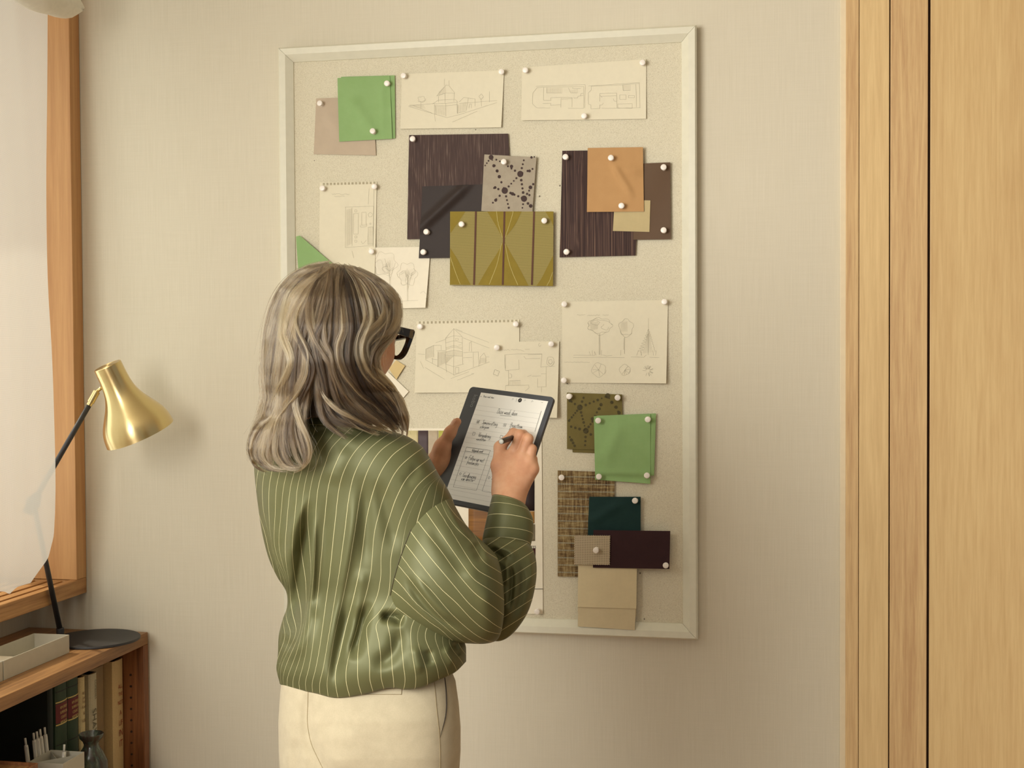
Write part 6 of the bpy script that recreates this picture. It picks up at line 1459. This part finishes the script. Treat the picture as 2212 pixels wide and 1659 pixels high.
# single-line handwriting
G_={'a':[[(.5,.45),(.2,.5),(.05,.2),(.2,0),(.45,.15),(.5,.45),(.5,.1),(.6,0)]],'b':[[(.1,1),(.1,0),(.35,0),(.5,.25),(.3,.5),(.1,.35)]],'c':[[(.5,.4),(.25,.5),(.05,.22),(.25,0),(.5,.1)]],'d':[[(.5,.45),(.2,.5),(.05,.2),(.2,0),(.45,.15),(.55,1),(.5,.1),(.6,0)]],
'e':[[(.08,.25),(.45,.3),(.3,.5),(.06,.25),(.2,0),(.5,.08)]],'f':[[(.45,.95),(.25,.9),(.2,.4),(.15,-.3)],[(.02,.5),(.4,.5)]],'g':[[(.5,.45),(.2,.5),(.05,.2),(.25,.05),(.5,.4),(.45,-.35),(.1,-.35)]],'h':[[(.1,1),(.08,0),(.15,.35),(.4,.5),(.45,.0)]],
'i':[[(.15,.48),(.15,.05),(.25,0)],[(.16,.7),(.17,.74)]],'j':[[(.25,.48),(.2,-.3),(-.05,-.3)],[(.26,.7),(.27,.74)]],'k':[[(.1,1),(.08,0)],[(.42,.5),(.1,.22),(.45,0)]],'l':[[(.12,1),(.1,.1),(.22,0)]],'m':[[(.05,.48),(.06,0),(.1,.35),(.28,.5),(.32,0),(.36,.35),(.55,.5),(.6,0)]],
'n':[[(.05,.48),(.06,0),(.12,.35),(.35,.5),(.42,0)]],'o':[[(.28,.5),(.05,.25),(.25,0),(.48,.22),(.28,.5)]],'p':[[(.1,.5),(.05,-.4)],[(.08,.4),(.35,.5),(.45,.25),(.1,.05)]],'r':[[(.08,.48),(.08,0),(.12,.35),(.38,.5)]],'s':[[(.42,.45),(.15,.42),(.2,.28),(.4,.15),(.25,0),(.03,.06)]],
't':[[(.2,.9),(.18,.1),(.35,0)],[(.02,.58),(.4,.6)]],'u':[[(.06,.48),(.08,.1),(.28,0),(.44,.48),(.42,.05),(.5,0)]],'v':[[(.04,.48),(.2,0),(.42,.5)]],'w':[[(.04,.48),(.15,0),(.3,.4),(.42,0),(.6,.5)]],'z':[[(.06,.48),(.44,.48),(.05,.02),(.48,.02)]],
'-':[[(.08,.28),(.4,.28)]],' ':[], 'D':[[(.12,.98),(.08,0),(.45,.1),(.65,.5),(.45,.95),(.02,1)]],'S':[[(.58,.88),(.3,1),(.12,.75),(.5,.4),(.4,.02),(.02,.08)]],'V':[[(.04,1),(.25,0),(.6,1)]],'P':[[(.12,1),(.08,0)],[(.05,.95),(.5,.95),(.5,.55),(.1,.5)]],
'F':[[(.55,1),(.12,1),(.08,0)],[(.1,.52),(.42,.55)]],'G':[[(.6,.85),(.3,1),(.05,.5),(.3,0),(.6,.2),(.6,.45),(.35,.45)]],'E':[[(.55,1),(.1,1),(.06,0),(.5,0)],[(.08,.5),(.42,.52)]]}
WD={'m':.72,'w':.72,'i':.3,'l':.3,'j':.36,'t':.44,'f':.42,'r':.44,' ':.42,'D':.75,'G':.75,'V':.62}
def write(txt,x,y,s,sx=.72,slant=.12):
    out=[]
    for ch in txt:
        for st in G_.get(ch,[]):
            p=spl(st,10) if len(st)>2 else np.array(st,float)
            out.append([(x+(a*sx+b*slant)*s,y+b*s) for a,b in p])
        x+=WD.get(ch,.58)*s*sx
    return out
def strokes(name,L,w,mat,parent,z=.0):
    V=[];Fa=[]
    for st in L:
        st=np.array(st,float); b=len(V)
        for i in range(len(st)):
            t=st[min(i+1,len(st)-1)]-st[max(i-1,0)]; n=np.array([-t[1],t[0]]); n=n/(np.linalg.norm(n)+1e-12)*w/2
            for q in (st[i]+n,st[i]-n): V.append(tp(q[0],q[1],z))
        for i in range(len(st)-1): Fa.append((b+2*i,b+2*i+1,b+2*i+3,b+2*i+2))
    o=mesh(name,V,Fa,mat,smooth=False); keep(o,parent); return o
def tablet():
    r=empty('tablet',Vector(tp(0,0,-.004))); tag(r,'dark grey writing tablet with a white page of handwritten lists held in both hands','tablet')
    BD=plain('dark_grey_tablet_shell',srgb(72,75,80),.42,grain=.02)
    slab('shell',rrect(TW,TH,.008),-.0072,0,BD,r,.0012)
    # screen area: thick bezel on the left
    x0,x1=-TW/2+.0300,TW/2-.0095; y0,y1=-TH/2+.0095,TH/2-.0095
    SC_=Mat('paper_white_screen',srgb(232,230,220),.35,spec=.4); SC_.b.inputs['Emission Color'].default_value=srgb(225,225,215); SC_.b.inputs['Emission Strength'].default_value=.14; SCR=SC_.m
    slab('screen',[(x1,y1),(x0,y1),(x0,y0),(x1,y0)],-.0003,.00035,SCR,r)
    def px2(px,py):
        """point on the screen plane seen at px,py, in tablet coordinates"""
        rr=np.array(ray(px,py)); o=np.array(CO); t=((TC-o)@TN)/(rr@TN); p=o+rr*t-TC; return p@TX,p@TY
    S=lambda x,y: px2(880+x/3.77,800+y/3.77)
    INK=M['ink']; FAINT=plain('ruled_grey_line',srgb(188,186,176),.6); z=.0006
    lines=[[(x0+.001,y),(x1-.006,y)] for y in np.arange(y0+.008,y1-.018,.0092)]
    strokes('ruled_lines',lines,.00028,FAINT,r,z)
    sc=S
    W=[]
    def put(t,x,y,x2,y2,h,sx=None):
        a=np.array(sc(x,y)); b=np.array(sc(x2,y2)); L=np.linalg.norm(b-a); hh=h/3.77/1185*1.0
        n=sum(WD.get(c,.58) for c in t); s_=L/(n*hh); W.extend([[ (a[0]+u,a[1]+v+(b[1]-a[1])*(u/L)) for u,v in st] for st in write(t,0,0,hh,s_)])
    put('Deze week doen',728,352,892,372,44); W.append([sc(757,367),sc(848,375)])
    put('Samenvatting',606,438,732,456,38); put('schrijven',588,470,664,478,30)
    put('Vergadering',576,540,676,556,38); put('verzetten',560,570,636,580,28)
    put('Projectteam',834,462,934,476,38); put('bewa',826,492,880,500,36)
    put('Volgende week',524,662,616,672,24); put('Follow-up met',497,728,620,752,38); put('freelancers',482,762,580,778,34)
    put('Goedkeuring',448,868,556,886,38); put('van directie',436,896,536,908,34); put('E',686,892,700,894,36)
    def box(x,y,w,h,ch=''):
        a=np.array(sc(x,y)); q=[a,a+(w,0),a+(w,-h),a+(0,-h),a]; W.append([tuple(p) for p in q])
        if 'v' in ch: W.append([tuple(a+(w*.2,-h*.5)),tuple(a+(w*.4,-h*.85)),tuple(a+(w*1.05,h*.15))])
        if 'x' in ch: W.append([tuple(a+(w*.25,-h*.25)),tuple(a+(w*.75,-h*.75))]); W.append([tuple(a+(w*.75,-h*.25)),tuple(a+(w*.25,-h*.75))])
    box(572,408,.0052,.0056,'vx'); box(538,505,.0052,.0056); box(790,434,.0052,.0056,'x'); box(762,530,.0052,.0056)
    def circ(x,y,rr,f=False):
        a=np.array(sc(x,y)); W.append([(a[0]+rr*math.cos(k*.45),a[1]+rr*math.sin(k*.45)) for k in range(15)])
        if f: W.append([tuple(a+(-rr*.6,0)),tuple(a+(0,-rr*.6)),tuple(a+(rr*1.0,rr*1.1))])
    circ(478,712,.0019,True); circ(433,843,.0019); circ(667,876,.0019); circ(715,740,.0019)
    def poly(*p): W.append([sc(*q) for q in p])
    poly((483,626),(677,652),(564,978),(375,950),(483,626)); poly((472,658),(667,686)); poly((722,656),(610,985),(700,1000)); poly((712,688),(745,693)); poly((722,656),(745,659))
    strokes('handwriting',W,.00055,INK,r,z+.0001)
    T=[]
    T+=write('Deze week doen',*sc(620,219),.0038,.8,0); a=np.array(sc(597,213)); T+=[[tuple(a+(.003,.0)),tuple(a)],[tuple(a+(.0012,.0012)),tuple(a),tuple(a+(.0012,-.0012))]]
    for x,y in ((860,239),(958,248),(1018,256)): a=np.array(sc(x,y)); T+=[[(a[0]+.0016*math.cos(k*.8),a[1]+.0018*math.sin(k*.8)) for k in range(6)]]
    T+=[[sc(892,230),sc(886,258)]]; a=np.array(sc(1098,263)); T+=[[tuple(a-(.002,0)),tuple(a+(.002,0))]]
    strokes('toolbar_icons',T,.0004,INK,r,z+.0001)
    a=np.array(sc(918,245)); 
    slab('pen_button',[(a[0]+.0041*math.cos(k*math.pi/12),a[1]+.0041*math.sin(k*math.pi/12)) for k in range(24)],.0003,.0006,INK,r)
    W2=[[(a[0]-.001,a[1]-.0012),(a[0]+.0008,a[1]+.001)],[(a[0]+.0008,a[1]+.001),(a[0]+.0014,a[1]+.0002)]]; strokes('pen_icon',W2,.0004,SCR,r,.0009)
    p=np.array(sc(1092,332)); q=np.array(sc(1040,500)); strokes('scroll_bar',[[tuple(p),tuple(q)]],.0011,plain('scroll_grey',srgb(150,150,142),.5),r,z+.0001)
    lg=Mat('maker_logo_grey',srgb(128,130,132),.5).m
    c=sc(546,196); d=-TY; o=Vector(tp(c[0],c[1],.0005)); keep(text_mesh('maker_logo','kobo',.0125,lg,None,o,Vector(-TY),Vector(TX),sx=1.0),r)
tablet()
# ------------------------------------------------------------------ stylus
def stylus():
    a=Q(1082.5,954,2.262); b=Q(1121,941,2.368); d=(b-a); L=np.linalg.norm(d); d/=L
    # let the nib end on the screen
    t=((TC+TN*.0008-a)@TN)/(d@TN); L=t
    r=empty('stylus',Vector(a+d*L)); tag(r,'black round stylus between the fingers, silver end towards the viewer','stylus')
    R=Vector(d).to_track_quat('Z','Y').to_matrix(); DK=plain('dark_brown_black_stylus',srgb(48,38,36),.35,grain=.02)
    keep(MB().lathe([(.0042,.0008),(.0047,.0016),(.0047,L-.02),(.0024,L-.003),(.0012,L-.002)],o=Vector(a),R=R,n=28).build('barrel',DK,smooth=True),r)
    keep(MB().lathe([(.0,.0),(.0037,.0),(.0042,.0009)],o=Vector(a),R=R,n=28,cap=False).build('end_cap',plain('silver_end_cap',srgb(196,196,184),.35,grain=.01),smooth=True),r)
    keep(MB().lathe([(.0011,L-.0025),(.0007,L-.0004),(.0002,L)],o=Vector(a),R=R,n=12).build('nib',M['white'],smooth=True),r)
stylus()
